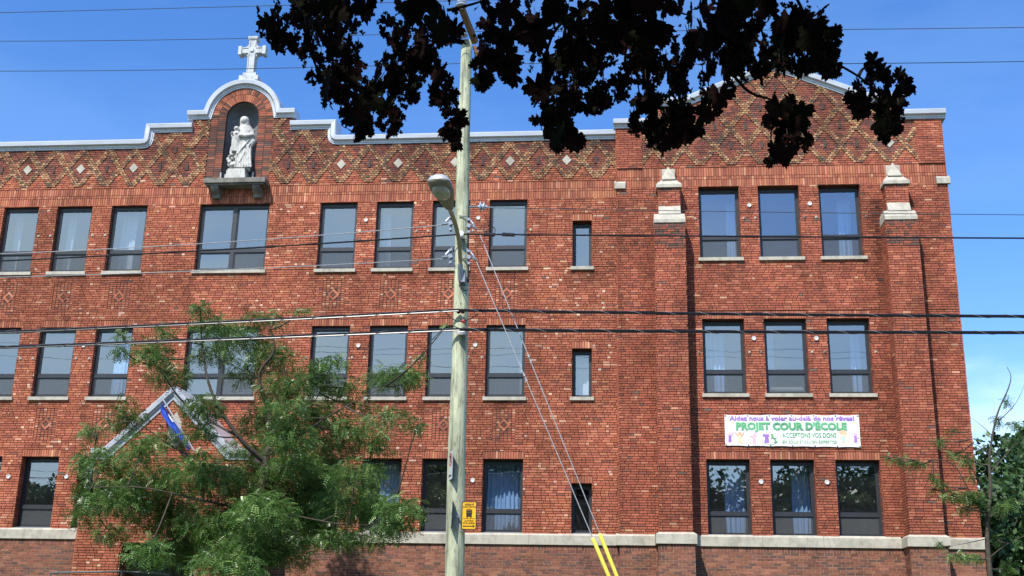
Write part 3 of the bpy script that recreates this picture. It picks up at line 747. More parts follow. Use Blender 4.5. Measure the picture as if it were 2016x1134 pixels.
# corner stones, buttresses
for x0, x1 in ((XJ-.07, .15), (XR-.27, XR+.09)):
    mb = MB(); mb.use(STONE); y0 = YW_-.085
    zb, zt = (13.98, 14.19)
    P = [(x, y, z) for x in (x0, x1) for y, z in ((y0, zb), (y0, zt-.05), (YW_+.02, zt+.05), (YW_+.02, zb))]
    mb.idx(P, [(0, 1, 5, 4), (1, 2, 6, 5), (0, 4, 7, 3), (0, 3, 2, 1), (4, 5, 6, 7), (2, 3, 7, 6)]); mb.build('corner_stone', school)
def buttress(x0, x1):
    lowD, upD = .62, .36
    bo = MB(); bo.use(BRICK)
    dirt = PALDIRT
    zc = 12.74
    def column(a, b, z0, z1, d, topdirt):
        F = Frame2((0, YW_-d, 0), (1, 0, 0), (0, -1, 0))
        zt = z1-topdirt
        soldier(bo, F, a, b, z1-.10, z1, w=.075, pal=dirt, mort=MORTAR, proj=.006)
        if topdirt > .2: lay(bo, F, [rect(a, b, zt, z1-.10)], [*PALDIRT, *PALW[:2]], mort=MORTAR)
        lay(bo, F, [rect(a, b, z0, zt if topdirt > .2 else z1-.10)], PALW, mort=MORTAR)
        for xx, nn in ((a, -1), (b, 1)):
            F2 = Frame2((xx, YW_-.0, 0), (0, -1, 0), (nn, 0, 0))
            lay(bo, F2, [rect(0, d+.006, z0, z1)], PALW, mort=MORTAR, proj=.008)
    column(x0, x1, BAND1, zc, lowD, .75)
    ux0, ux1 = x0+.125, x1-.10
    column(ux0, ux1, zc+.3, 13.86, upD, .1)
    # base of the buttress
    F = Frame2((0, YW_-lowD-.045, 0), (1, 0, 0), (0, -1, 0)); a, b = x0-.045, x1+.045
    soldier(bo, F, a, b, BAND0-.145, BAND0-.003, w=.075, pal=PALBASE, mort=MORTAR_PALE, proj=.006)
    lay(bo, F, [rect(a, b, .2, BAND0-.145)], PALBASE, mode='running', mort=MORTAR_PALE, proj=.004, jit=.002, gap=.012)
    for xx, nn in ((a, -1), (b, 1)):
        lay(bo, Frame2((xx, YW_, 0), (0, -1, 0), (nn, 0, 0)), [rect(0, lowD+.045, .2, BAND0)], PALBASE, mode='running', mort=MORTAR_PALE, proj=.004)
    but = bo.build('buttress', school, origin=((x0+x1)/2, YW_-lowD, .2))
    # stone band round the buttress
    st = MB(); st.use(STONE); pr = .10
    def prism(a, b, y0, y1, zlo, zhi, a2, b2, y2, ztop):   # lip box below, sloped to a smaller top
        P = [(a, y0, zlo), (b, y0, zlo), (b, y1, zlo), (a, y1, zlo), (a, y0, zhi), (b, y0, zhi), (b, y1, zhi), (a, y1, zhi),
             (a2, y2, ztop), (b2, y2, ztop), (b2, y1, ztop), (a2, y1, ztop)]
        st.idx(P, [(0, 3, 2, 1), (0, 1, 5, 4), (1, 2, 6, 5), (3, 0, 4, 7), (2, 3, 7, 6), (4, 5, 9, 8), (5, 6, 10, 9), (7, 4, 8, 11), (6, 7, 11, 10), (8, 9, 10, 11)])
    prism(x0-pr, x1+pr, YW_-lowD-pr, YW_, BAND0, BAND1-.03, x0, x1, YW_-lowD, BAND1+.035)
    st.build('stone_band', but); st = MB(); st.use(STONE)
    # lower cap: lip and a long slope up to the narrower upper shaft
    prism(x0-.015, x1+.015, YW_-lowD-.03, YW_+.01, zc, zc+.10, x0-.015, x1+.015, YW_-lowD+.02, zc+.15)
    prism(x0-.015, x1+.015, YW_-lowD+.05, YW_+.012, zc+.15, zc+.17, x0-.0, x1+.0, YW_-lowD+.12, zc+.30)
    prism(ux0, ux1, YW_-lowD+.10, YW_-.05, zc+.30, zc+.31, ux0, ux1, YW_-upD, zc+.62)
    st.build('stone_shoulder', but); st = MB(); st.use(STONE)
    # upper cap: lip, slope, block with a pointed front
    cz = 13.86; cx = (ux0+ux1)/2; hw = (ux1-ux0)/2
    prism(cx-hw-.055, cx+hw+.055, YW_-upD-.06, YW_+.013, cz, cz+.09, cx-hw*.62, cx+hw*.62, YW_-.22, cz+.30)
    h2 = hw*.62
    st.box(cx-h2, cx+h2, YW_-.12, YW_+.014, cz+.28, cz+.66)
    P = [(cx-h2, YW_-.30, cz+.28), (cx+h2, YW_-.30, cz+.28), (cx+h2, YW_-.12, cz+.28), (cx-h2, YW_-.12, cz+.28), (cx-h2-.0, YW_-.28, cz+.34), (cx+h2, YW_-.28, cz+.34), (cx, YW_-.12, cz+.74), (cx-h2, YW_-.121, cz+.36), (cx+h2, YW_-.121, cz+.36)]
    st.idx(P, [(0, 3, 2, 1), (0, 1, 5, 4), (4, 5, 6), (5, 8, 6), (7, 4, 6), (1, 2, 8, 5), (3, 0, 4, 7)])
    st.build('stone_cap', but)
buttress(*BUTL); buttress(*BUTR)

# ------------------------------------------------------------------ niche, ledge
mb = MB(); mb.use(PLASTER)
ang = [R(180*i/20) for i in range(21)]; hts = [14.41, 15.4, ACZ]
P = [(ACX-.49*math.cos(a), YH+.07+.42*math.sin(a), z) for z in hts for a in ang]
f = [(k*21+i, k*21+i+1, (k+1)*21+i+1, (k+1)*21+i) for k in range(2) for i in range(20)]; mb.idx(P, f)
dome = [(ACX-.49*math.cos(a)*math.cos(b), YH+.07+.42*math.sin(a)*math.cos(b), ACZ+.49*math.sin(b)) for b in [R(90*j/10) for j in range(11)] for a in ang]
mb.idx(dome, [(k*21+i, k*21+i+1, (k+1)*21+i+1, (k+1)*21+i) for k in range(10) for i in range(20)])
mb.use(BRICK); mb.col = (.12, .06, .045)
edge = [(ACX-.49, 14.41)]+arc(ACX, ACZ, .49, 180, 0, 24)+[(ACX+.49, 14.41)]
for a, b in zip(edge[:-1], edge[1:]): mb.face([(a[0], YH-.03, a[1]), (b[0], YH-.03, b[1]), (b[0], YH+.08, b[1]), (a[0], YH+.08, a[1])])
mb.build('niche', school, smooth=False)
mb = MB(); mb.use(STONE_DARK)
lx0, lx1 = -11.93, -10.12
mb.box(lx0, lx1, YH-.44, YH+.46, 14.27, 14.41); mb.box(lx0+.06, lx1-.06, YH-.38, YH-.002, 14.22, 14.27)
for x in (lx0+.19, lx1-.40):
    P = [(xx, y, z) for xx in (x, x+.22) for y, z in ((YH-.36, 14.22), (YH-.002, 14.22), (YH-.002, 13.92), (YH-.12, 13.92), (YH-.15, 14.0), (YH-.30, 14.09), (YH-.34, 14.14))]
    mb.idx(P, [(0, 1, 2, 3, 4, 5, 6)[::-1], tuple(range(7, 14))]+[(i, (i+1) % 7, 7+(i+1) % 7, 7+i) for i in range(7)])
mb.build('niche_ledge', school)
for x in (ACX-.46, ACX+.50):
    mb = MB(); mb.use(GALV); mb.box(x-.03, x+.01, YH-.10, YH-.06, 14.41, 14.72); mb.build('ledge_clip', school)

# ------------------------------------------------------------------ entrance porch
YP = 29.15; PC = -11.63
mb = MB(); mb.use(BRICK)
FP = Frame2((0, YP, 0), (1, 0, 0), (0, -1, 0))
gab = [(PX0, .2), (PX1, .2), (PX1, 6.15), (PC+1.62, 6.15), (PC, 7.72), (PC-1.62, 6.15), (PX0+.25, 6.15), (PX0+.25, 4.95), (PX0, 4.95)]
door = rect(-12.62, -10.62, .5, 4.0)
lay(mb, FP, [gab, door], PAL, mort=MORTAR)
lay(mb, Frame2((PX1, YP, 0), (0, 1, 0), (1, 0, 0)), [rect(0, YH-YP, .2, 6.15)], PAL, mort=MORTAR)
lay(mb, Frame2((PX0+.25, YP, 0), (0, 1, 0), (-1, 0, 0)), [rect(0, YH-YP, 4.8, 6.15)], PAL, mort=MORTAR)
lay(mb, Frame2((PX0, YP, 0), (0, 1, 0), (-1, 0, 0)), [rect(0, YH-YP, .2, 4.95)], PAL, mort=MORTAR)
for x, n_ in ((-12.62, 1), (-10.62, -1)):
    lay(mb, Frame2((x, YP, 0), (0, 1, 0), (n_, 0, 0)), [rect(0, .5, .5, 4.0)], PAL, mort=MORTAR)
mb.use(MORTAR); mb.face([(-12.62, YP, 4.0), (-10.62, YP, 4.0), (-10.62, YP+.5, 4.0), (-12.62, YP+.5, 4.0)])
porch = mb.build('entrance_porch', school)
mb = MB(); mb.use(STONE)
P = [(x, y, z) for x in (PX0-.06, PX0+.27) for y, z in ((YP-.10, 4.95), (YP-.10, 5.02), (YP+.3, 5.30), (YP+.3, 4.95))]
mb.idx(P, [(0, 1, 5, 4), (1, 2, 6, 5), (0, 4, 7, 3), (0, 3, 2, 1), (4, 5, 6, 7), (2, 3, 7, 6)])
mb.build('pier_cap', porch)
PROFP = [(-.03, 0), (-.03, .05), (.05, .06), (.06, .09), (.10, .10), (.12, .14), (.22, .15), (.25, .12), (.26, -(YH-YP)+.02), (-.03, -(YH-YP)+.02)]
sweep([(PC-2.02, 6.13), (PC-1.60, 6.13), (PC, 7.70), (PC+1.60, 6.13), (PC+2.15, 6.13)], PROFP, YP, COPING, 'porch_roof', porch)
mb = MB(); mb.use(STONE)
lz = [(-.17, 6.45), (.17, 6.45), (.17, 7.05), (.0, 7.35), (-.17, 7.05)]
a = [(PC+.12+x, YP-.05, z) for x, z in lz]; b = [(PC+.12+x, YP, z) for x, z in lz]
mb.face(a); [mb.face([b[i], b[(i+1) % 5], a[(i+1) % 5], a[i]]) for i in range(5)]
mb.build('stone_plaque', porch)
d = MB(); d.use(FRAME); yd = YP+.42
d.box(-12.62, -12.54, yd, yd+.08, .5, 4.0); d.box(-10.70, -10.62, yd, yd+.08, .5, 4.0); d.box(-12.54, -10.70, yd+.002, yd+.08, 3.92, 4.0); d.box(-12.54, -10.70, yd+.002, yd+.08, 2.75, 2.83)
d.box(-11.66, -11.58, yd+.003, yd+.08, .5, 2.75); d.box(-12.54, -12.44, yd+.004, yd+.07, .5, 2.75); d.box(-10.80, -10.70, yd+.004, yd+.07, .5, 2.75)
do = d.build('entrance_door', porch, origin=(-11.62, yd, .5))
for a, b, c, e in ((-12.44, -11.66, .6, 2.75), (-11.58, -10.80, .6, 2.75), (-12.54, -10.70, 2.83, 3.92)):
    g = MB(); g.face([(a, yd+.04, c), (b, yd+.04, c), (b, yd+.04, e), (a, yd+.04, e)]); g.build('pane', do, GLASS)
mb = MB(); mb.use(GALV); mb.tube([(-11.72, yd-.05, 1.3), (-11.72, yd-.05, 1.8)], .015, 8); mb.tube([(-11.52, yd-.05, 1.3), (-11.52, yd-.05, 1.8)], .015, 8); mb.build('handle', do)
mb = MB(); mb.use(ROOM); mb.box(-13.4, -9.8, YP+1.5, YP+1.62, .3, 4.1); mb.box(-13.4, -9.8, YP+.5, YP+1.5, 4.02, 4.1); mb.build('vestibule', porch)
mb = MB(); mb.use(CONCRETE)
for i in range(3): mb.box(-12.9+.0, -10.3, YP-.5-.32*(i+1), YP-.5-.32*i, -.35, .5-.16*(i+1)+.0)
mb.box(-12.9, -10.3, YP-.5, YP+.45, -.35, .5); mb.build('entrance_steps', porch)

# ------------------------------------------------------------------ statue, cross, banner, flag
def blob(bm, c, r, M=None, seg=16):
    v = bmesh.ops.create_uvsphere(bm, u_segments=seg, v_segments=max(8, seg//2), radius=1)['verts']
    T = Matrix.Translation(c) @ (M or Matrix()) @ Matrix.Diagonal((*r, 1)); bmesh.ops.transform(bm, matrix=T, verts=v)
def limb(bm, pts, rad, n=12):
    mb = MB(); mb.tube(pts, rad, n)
    vs = [bm.verts.new(p) for p in mb.v]
    for f in mb.f:
        try: bm.faces.new([vs[i] for i in f])
        except ValueError: pass
def robe(bm, prof, n=40, folds=11, amp=.10, cx=0, cy=0):
    """draped cloth: stacked rings (z, rx, ry, ox, oy, fold strength)"""
    rings = []
    for z, rx, ry, ox, oy, fs in prof:
        rr = []
        for k in range(n):
            a = 2*math.pi*k/n; w = 1+amp*fs*(math.sin(folds*a+z*2.2)+.5*math.sin(2*folds*a+1.3-z*3))
            rr.append(bm.verts.new((cx+ox+rx*math.cos(a)*w, cy+oy+ry*math.sin(a)*w, z)))
        rings.append(rr)
    for a, b in zip(rings[:-1], rings[1:]):
        for k in range(n): bm.faces.new([a[k], a[(k+1) % n], b[(k+1) % n], b[k]])
    bm.faces.new(rings[0][::-1]); bm.faces.new(rings[-1])
def remesh(bm, vox, name, mt, parent, loc, smooth_it=2):
    bmesh.ops.recalc_face_normals(bm, faces=bm.faces)
    me = bpy.data.meshes.new(name); bm.to_mesh(me); bm.free()
    o = bpy.data.objects.new(name, me); C.objects.link(o)
    md = o.modifiers.new('r', 'REMESH'); md.mode = 'VOXEL'; md.voxel_size = vox; md.use_smooth_shade = True
    sm = o.modifiers.new('s', 'SMOOTH'); sm.factor = .4; sm.iterations = smooth_it
    bpy.context.view_layer.update()
    me2 = bpy.data.meshes.new_from_object(o.evaluated_get(bpy.context.evaluated_depsgraph_get()))
    o.modifiers.clear(); o.data = me2; me2.materials.clear(); me2.materials.append(mt); me2.name = name
    o.location = loc
    if parent: set_parent(o, parent)
    return o
SX, SY, SZ = -11.03, YH-.06, 14.41
statue = tag(empty('statue', (SX, SY, SZ)), 'white stone statue of a veiled woman holding a child, standing in the arched niche', 'statue')
mb = MB(); mb.use(STATUE)
mb.box(SX-.34, SX+.27, SY-.26, SY+.24, SZ, SZ+.16); mb.box(SX-.31, SX+.24, SY-.23, SY+.21, SZ+.16, SZ+.30); mb.box(SX-.285, SX+.215, SY-.205, SY+.19, SZ+.30, SZ+.36)
mb.build('pedestal', statue)
bm = bmesh.new()
robe(bm, [(0, .185, .165, .05, 0, 1), (.2, .185, .16, .05, 0, 1), (.5, .19, .155, .055, 0, .9), (.75, .185, .15, .055, 0, .7), (.95, .175, .14, .05, 0, .45), (1.1, .175, .135, .05, 0, .3), (1.25, .185, .13, .05, 0, .2), (1.36, .155, .115, .045, 0, .1), (1.43, .075, .08, .035, 0, 0)], folds=9, amp=.11)
limb(bm, [(.03, 0, 1.38), (.02, -.015, 1.50)], [.07, .06])
blob(bm, (.01, -.03, 1.585), (.082, .10, .12))                                   # head
blob(bm, (.01, -.125, 1.575), (.014, .02, .03)); blob(bm, (.01, -.105, 1.535), (.03, .02, .012))
robe(bm, [(1.22, .20, .125, .055, .045, .3), (1.36, .165, .12, .045, .04, .2), (1.46, .115, .105, .025, .03, .1), (1.56, .112, .105, .012, .02, 0), (1.65, .108, .10, .01, .01, 0), (1.71, .075, .075, .01, 0, 0), (1.735, .03, .03, .01, 0, 0)], folds=7, amp=.05)
limb(bm, [(.21, .0, 1.27), (.235, -.06, 1.08), (.12, -.17, 1.03), (-.03, -.20, 1.05)], [.085, .085, .06, .035])   # right arm across
limb(bm, [(-.10, .0, 1.27), (-.19, -.05, 1.08), (-.15, -.16, .98)], [.08, .075, .05])
limb(bm, [(.22, .0, 1.12), (.245, -.02, .9), (.225, -.05, .72)], [.07, .08, .03])                            # hanging sleeve
robe(bm, [(.56, .085, .08, -.115, -.10, 1), (.8, .10, .085, -.11, -.11, .7), (.98, .10, .085, -.11, -.12, .4), (1.12, .09, .075, -.11, -.12, .2), (1.2, .055, .055, -.11, -.12, 0)], folds=6, amp=.12)
blob(bm, (-.115, -.14, 1.28), (.062, .07, .08)); blob(bm, (-.115, -.21, 1.275), (.01, .014, .02))
limb(bm, [(-.165, -.13, 1.15), (-.21, -.19, 1.10), (-.17, -.25, 1.12)], [.038, .03, .022]); limb(bm, [(-.10, -.15, 1.14), (-.09, -.22, 1.09)], [.036, .024])
limb(bm, [(-.17, -.15, .68), (-.19, -.17, .50), (-.18, -.21, .46)], [.05, .032, .02])
for k in range(30):                                                                # flowers and cloud at the foot, left side
    a = rnd.uniform(0, 6.28); rr = rnd.uniform(.0, .14); blob(bm, (-.145+rr*math.cos(a), -.10+.6*rr*math.sin(a), rnd.uniform(.06, .46)), (rnd.uniform(.035, .06),)*3, seg=8)
for k in range(7):                                                                 # long folds of the mantle
    x = -.09+.05*k; limb(bm, [(x*.9+.06, -.135, .95-.04*k), (x+.05, -.165, .5), (x*1.25+.05, -.175, .03)], [.012, .022, .026], 6)
limb(bm, [(.21, -.10, .98), (.10, -.18, .7), (-.03, -.19, .45)], [.024, .022, .014], 8); limb(bm, [(.22, -.08, .85), (.13, -.17, .5), (.04, -.19, .2)], [.03, .03, .02], 8)
bmesh.ops.scale(bm, vec=(1.27, 1.12, 1.0), verts=bm.verts)
remesh(bm, .0115, 'figure', STATUE, statue, (SX, SY-.01, SZ+.355))

CXP = (-11.02, YH+.12)
cross = tag(empty('stone_cross', (*CXP, 17.75)), 'pale stone cross standing on top of the rounded niche gable', 'cross')
mb = MB(); mb.use(CROSSM); x, y = CXP
mb.box(x-.29, x+.29, y-.22, y+.22, 17.70, 17.85); mb.box(x-.20, x+.20, y-.16, y+.16, 17.85, 17.97); mb.build('plinth', cross)
mb = MB(); mb.use(CROSSM)
za, zt, zc_ = 17.97, 19.20, 18.74
mb.box(x-.115, x+.115, y-.11, y+.11, za, zt-.10); mb.box(x-.145, x+.145, y-.135, y+.135, zt-.10, zt)
for s in (-1, 1):
    a, b = sorted((x+s*.115, x+s*.32)); mb.box(a, b, y-.108, y+.108, zc_-.105, zc_+.105)
    a, b = sorted((x+s*.32, x+s*.42)); mb.box(a, b, y-.135, y+.135, zc_-.135, zc_+.135)
    for t in (-1, 1):
        P = [(x+s*.115, yy, zc_+t*.105) for yy in (y-.09, y+.09)]+[(x+s*.235, yy, zc_+t*.105) for yy in (y-.09, y+.09)]+[(x+s*.155, yy, zc_+t*.15) for yy in (y-.09, y+.09)]+[(x+s*.115, yy, zc_+t*.23) for yy in (y-.09, y+.09)]
        mb.idx(P, [(0, 2, 4, 6), (1, 7, 5, 3), (2, 3, 5, 4), (4, 5, 7, 6)])
mb.box(x-.05, x+.05, y-.145, y-.11, zc_-.05, zc_+.05)
for s in (-1, 1):
    mb.box(x+s*.095-.012, x+s*.095+.012, y-.13, y-.11, za+.03, zc_-.11)
mb.box(x-.10, x+.10, y-.128, y-.11, za+.03, za+.055)
for zz in (zc_-.085, zc_+.085): mb.box(x-.30, x-.12, y-.126, y-.108, zz-.012, zz+.012); mb.box(x+.12, x+.30, y-.126, y-.108, zz-.012, zz+.012)
for s in (-1, 1): mb.box(x+s*.085-.012, x+s*.085+.012, y-.126, y-.11, zc_+.12, zt-.13)
mb.build('shaft', cross)

bn0 = Vector((2.66, YW_-.05, 6.77)); BW, BH = 3.43, .82
ban = tag(empty('banner', (4.37, YW_-.05, 6.77)), 'white vinyl banner with purple and green lettering fixed to the brick wing', 'banner')
mb = MB(); mb.use(BANNERW); nx, nz = 96, 12
def bpos(u, v, d=0.0):
    wob = .020*math.sin(u*13+v*4)+.009*math.sin(u*27-v*6)+.012*math.sin(u*7+v*9)
    sag = (-.022 if v > .95 else (.012 if v < .05 else 0))*abs(math.sin(u*math.pi*6))
    return Vector((bn0.x+u*BW, bn0.y-.012+wob*.6*math.sin(v*math.pi)-d, bn0.z+v*BH-.03*u*(0)+sag+(1-v)*(-.03)*u))
P = [bpos(i/nx, j/nz) for j in range(nz+1) for i in range(nx+1)]
mb.idx(P, [(j*(nx+1)+i, j*(nx+1)+i+1, (j+1)*(nx+1)+i+1, (j+1)*(nx+1)+i) for j in range(nz) for i in range(nx)])
mb.build('vinyl_sheet', ban, smooth=True)
for i_ in range(7):
    for v_ in (.03, .965):
        mb = MB(); mb.use(GALV); p_ = bpos(i_/6*.985+.0075, v_); mb.lathe(Matrix.Translation(p_+Vector((0, -.004, 0))) @ Matrix.Rotation(R(90), 4, 'X'), [(.022, 0), (.018, .006), (.008, .007)], 10); mb.build('eyelet', ban)
def follow(o, dep):
    for v_ in o.data.vertices:
        p = v_.co+world_loc(o); u_, w_ = (p.x-bn0.x)/BW, (p.z-bn0.z)/BH; v_.co.y += bpos(u_, max(.06, min(.94, w_))).y-(bn0.y-.012)
    return o
def bt(txt, u, v, w, h, mt, bold=.004, dep=.022):
    M = Matrix.Translation((bn0.x+u*BW, bn0.y-dep, bn0.z+v*BH)) @ Matrix.Rotation(R(90), 4, 'X')
    return follow(text_mesh(txt, h, M, mt, 'lettering', ban, width=w*BW, bold=bold), dep)
bt("Aidez nous à voler au-delà de nos rêves!", .50, .875, .93, .165, PURPLE, .006)
bt("PROJET COUR D'ÉCOLE", .495, .615, .83, .255, GREENPALE, .020, .021)
bt("PROJET COUR D'ÉCOLE", .495, .615, .82, .25, GREEN, .010, .026)
bt("ACCEPTONS VOS DONS", .625, .335, .40, .175, GREEN, .002)
bt("EN SOUS ET/OU EN EXPERTISE", .625, .125, .40, .115, GREEN, .0005)
def disc(mb, u, v, rx, rz, dep, n=20):
    c = Vector((bn0.x+u*BW, bn0.y-dep, bn0.z+v*BH)); mb.face([c+Vector((rx*math.cos(2*math.pi*k/n), 0, rz*math.sin(2*math.pi*k/n))) for k in range(n)])
lg = MB(); lg.use(GREENPALE); disc(lg, .335, .235, .225, .165, .018, 28); lg.use(BANNERW); disc(lg, .335, .235, .213, .153, .021, 28); lg.use(PURPLE)
cx = bn0.x+.315*BW; yy = bn0.y-.026; z0 = bn0.z
lg.face([(cx-.12, yy, z0+.30), (cx-.12, yy, z0+.25), (cx+.05, yy, z0+.25), (cx+.05, yy, z0+.30)][::1])
lg.face([(cx-.085, yy-.001, z0+.08), (cx+.045, yy-.001, z0+.08), (cx+.02, yy-.001, z0+.252), (cx-.06, yy-.001, z0+.252)])
follow(lg.build('emblem', ban), 0)
for du, dz in ((.352, .30), (.372, .17)):
    M = Matrix.Translation((bn0.x+du*BW, bn0.y-.028, bn0.z+dz*BH)) @ Matrix.Rotation(R(90), 4, 'X'); follow(text_mesh('S', .17, M, GREEN, 'emblem_letter', ban, bold=.006), 0)
def figure(u, hair, body, s=1.0, arms=(1, 1), hat=False):
    kid = MB()
    x = bn0.x+u*BW; z = bn0.z; k = s
    kid.use(hair); disc(kid, u, .38, .045*k, .045*k, .020)
    kid.use(body); kid.face([(x-.05*k, yy+.002, z+.10), (x+.05*k, yy+.002, z+.10), (x+.03*k, yy+.002, z+.27), (x-.03*k, yy+.002, z+.27)])
    kid.use(hair)
    for sg, up in zip((-1, 1), arms):
        kid.face([(x+sg*.03*k, yy+.003, z+.25), (x+sg*.03*k, yy+.003, z+.22), (x+sg*.11*k, yy+.003, z+.25+.10*up), (x+sg*.10*k, yy+.003, z+.28+.10*up)])
        kid.face([(x+sg*.01*k, yy+.003, z+.10), (x+sg*.04*k, yy+.003, z+.10), (x+sg*.05*k, yy+.003, z+.03), (x+sg*.025*k, yy+.003, z+.03)])
    if hat: kid.use(ORANGE); disc(kid, u, .44, .10, .05, .023)
    follow(kid.build('drawn_child', ban), 0)
figure(.035, PINK, PURPLE, .9); figure(.11, ORANGE, YELPALE, 1.1); figure(.215, PINK, PINK, .9, (0, 1)); figure(.875, YELPALE, GREENPALE, 1.0, (-1, 1), True); figure(.965, PINK, PURPLE, .9, (1, -.5))

# drooping flag on the porch gable
flag = tag(empty('flag', (PC-.15, YP-.2, 7.2)), 'drooping blue and white flag on a slanting pole at the porch gable', 'flag')
pa, pb = at(322, 788, YP-.22), at(380, 884, YP-.75)
mb = MB(); mb.use(GALV); mb.tube([pb+(pa-pb)*1.03, pb-(pa-pb)*.06], .018, 8); mb.build('flagpole', flag)
mb = MB(); n = 30
for j in range(n):
    def fp(t, s):
        c = pa+(pb-pa)*(.02+t*.93); w = .10+.09*math.sin(min(t*5, 1)*1.57)*(1-.75*t)
        return c+Vector((math.cos(s*3.2)*w*(s-.45)*1.4, -.03+.06*math.sin(s*9+t*6), -.05-w*.5*abs(s-.5)-.10*s*(1-t)))
    t0, t1 = j/n, (j+1)/n
    for i in range(8):
        s0, s1 = i/8, (i+1)/8
        mb.use(FLAGWHITE if (.22 < t0 < .40 and 1 < i < 6) else FLAGBLUE)
        mb.face([fp(t0, s0), fp(t0, s1), fp(t1, s1), fp(t1, s0)])
mb.build('cloth', flag, smooth=True)

# ------------------------------------------------------------------ utility pole, lamp, signs, wires
YPOLE = 19.0
pb_, pt_ = Vector((-2.64, YPOLE, 0)), Vector((-2.782, YPOLE, 12.24))
def pole_at(z): return pb_+(pt_-pb_)*(z/12.24)
def pole_r(z): return .172-.072*z/12.24
pole = tag(empty('utility_pole', pb_), 'tall pale green treated wooden utility pole in front of the school', 'utility pole')
mb = MB(); mb.use(POLE); zs = [0, .5, 1.5, 3, 4.5, 6, 7.5, 9, 10.5, 12.0, 12.22]
mb.tube([pole_at(z)+Vector((.012*math.sin(z*1.1), 0, 0)) for z in zs], [pole_r(z)*(1+.012*math.sin(z*3)) for z in zs], 28); mb.build('shaft', pole, smooth=True)
def insul(p, d, s=1.0, name='insulator', mtl=PORC):
    mb = MB(); mb.use(mtl); M = Matrix.Translation(p) @ Vector(d).to_track_quat('Z', 'Y').to_matrix().to_4x4()
    mb.lathe(M, [(.02*s, -.08*s), (.03*s, -.05*s), (.09*s, -.035*s), (.09*s, -.02*s), (.045*s, -.005*s), (.045*s, .01*s), (.075*s, .025*s), (.075*s, .045*s), (.03*s, .06*s), (.02*s, .09*s)], 14)
    return mb.build(name, pole)
br0, br1 = at(936, 84, 18.9), at(908, 14, 18.35)
mb = MB(); mb.use(WOODARM)
dv = (br1-br0); M = Matrix.Translation((br0+br1)/2) @ dv.to_track_quat('Z', 'X').to_matrix().to_4x4(); mb.obox(M, .05, .045, dv.length/2); mb.build('bracket_timber', pole)
insul(at(909, 8, 18.3), (0, 0, 1), 1.15); insul(at(909, 66, 18.85), (0, 0, 1), 1.2); insul(at(939, 128, 19.05), (.3, 0, 1), .9)
mb = MB(); mb.use(WOODARM); a, b = at(934, 92, 19.12), at(956, 150, 19.12); dv = b-a
mb.obox(Matrix.Translation((a+b)/2) @ dv.to_track_quat('Z', 'X').to_matrix().to_4x4(), .035, .04, dv.length/2); mb.build('bracket_timber', pole)
insul(at(949, 407, 18.98), (1, 0, -.05), .95)
def part(fn, name, m_):
    mb = MB(); mb.use(m_); fn(mb); return mb.build(name, pole)
part(lambda b: b.tube([at(918, 407, 19), at(940, 407, 18.98)], .015, 6), 'eye_bolt', GALV); part(lambda b: b.tube([at(957, 408, 18.98), at(976, 409, 18.98)], .015, 6), 'eye_bolt', GALV)
for yy_, sgn in ((440, -1), (445, 1), (505, -1), (507, 1)):
    def clamp(b):
        x0 = 905+sgn*15
        for k in range(3):
            a = at(x0+sgn*3, yy_-12+12*k, 18.85); b.obox(Matrix.Translation(a) @ Matrix.Rotation(.4*sgn, 4, 'Y'), .024+.010*(k % 2), .035, .020+.012*(k % 2))
        b.tube([at(x0, yy_-18, 18.87), at(x0+sgn*2, yy_+16, 18.87)], .018, 6)
        b.tube([at(x0+sgn*4, yy_-14, 18.85), at(x0+sgn*12, yy_-4, 18.83), at(x0+sgn*14, yy_+2, 18.83)], .020, 8); b.tube([at(x0+sgn*8, yy_, 18.8), at(x0+sgn*20, yy_+(6 if sgn > 0 else 1), 18.82)], .016, 8)
    part(clamp, 'strand_clamp', GALV)
for y in (425, 470, 508, 560): part(lambda b: b.tube([at(903, y, 18.86), at(921, y+1, 18.86)], .010, 6), 'cable_strap', GALV)
part(lambda b: b.lathe(Matrix.Translation(at(907, 462, 18.78)) @ Matrix.Rotation(R(80), 4, 'X'), [(.03, -.05), (.055, -.04), (.04, 0), (.06, .04), (.03, .05)], 12), 'spool', WHITE)
part(lambda b: b.lathe(Matrix.Translation(at(908, 655, 18.80)) @ Matrix.Rotation(R(20), 4, 'X'), [(.05, -.03), (.085, -.02), (.085, .02), (.05, .03)], 12), 'cable_support', WHITE)
for x, y in ((903, 614), (911, 614), (912, 633)): part(lambda b: b.lathe(Matrix.Translation(at(x, y, 18.82)) @ Matrix.Rotation(R(90), 4, 'X'), [(.035, 0), (.035, .012), (.012, .016)], 12), 'tag_disc', RED)
for pts, r_ in (([at(922+.5*math.sin(i), 425+i*12, 18.93) for i in range(12)], .014), ([at(903, 540, 18.8), at(906, 560, 18.79), at(914, 572, 18.79), at(921, 570, 18.84)], .010),
                ([at(876, 613, 18.85), at(888, 625, 18.82), at(903, 633, 18.78), at(922, 629, 18.8), at(940, 619, 18.86)], .008), ([at(962, 442, 18.98), at(974, 450, 18.97), at(974, 460, 18.97)], .007),
                ([at(960, 468, 18.98), at(942, 478, 18.96), at(940, 500, 18.96), at(946, 530, 18.96)], .005)):
    part(lambda b: b.tube(spline(pts, 5), r_, 6), 'jumper_cable', CABLE)

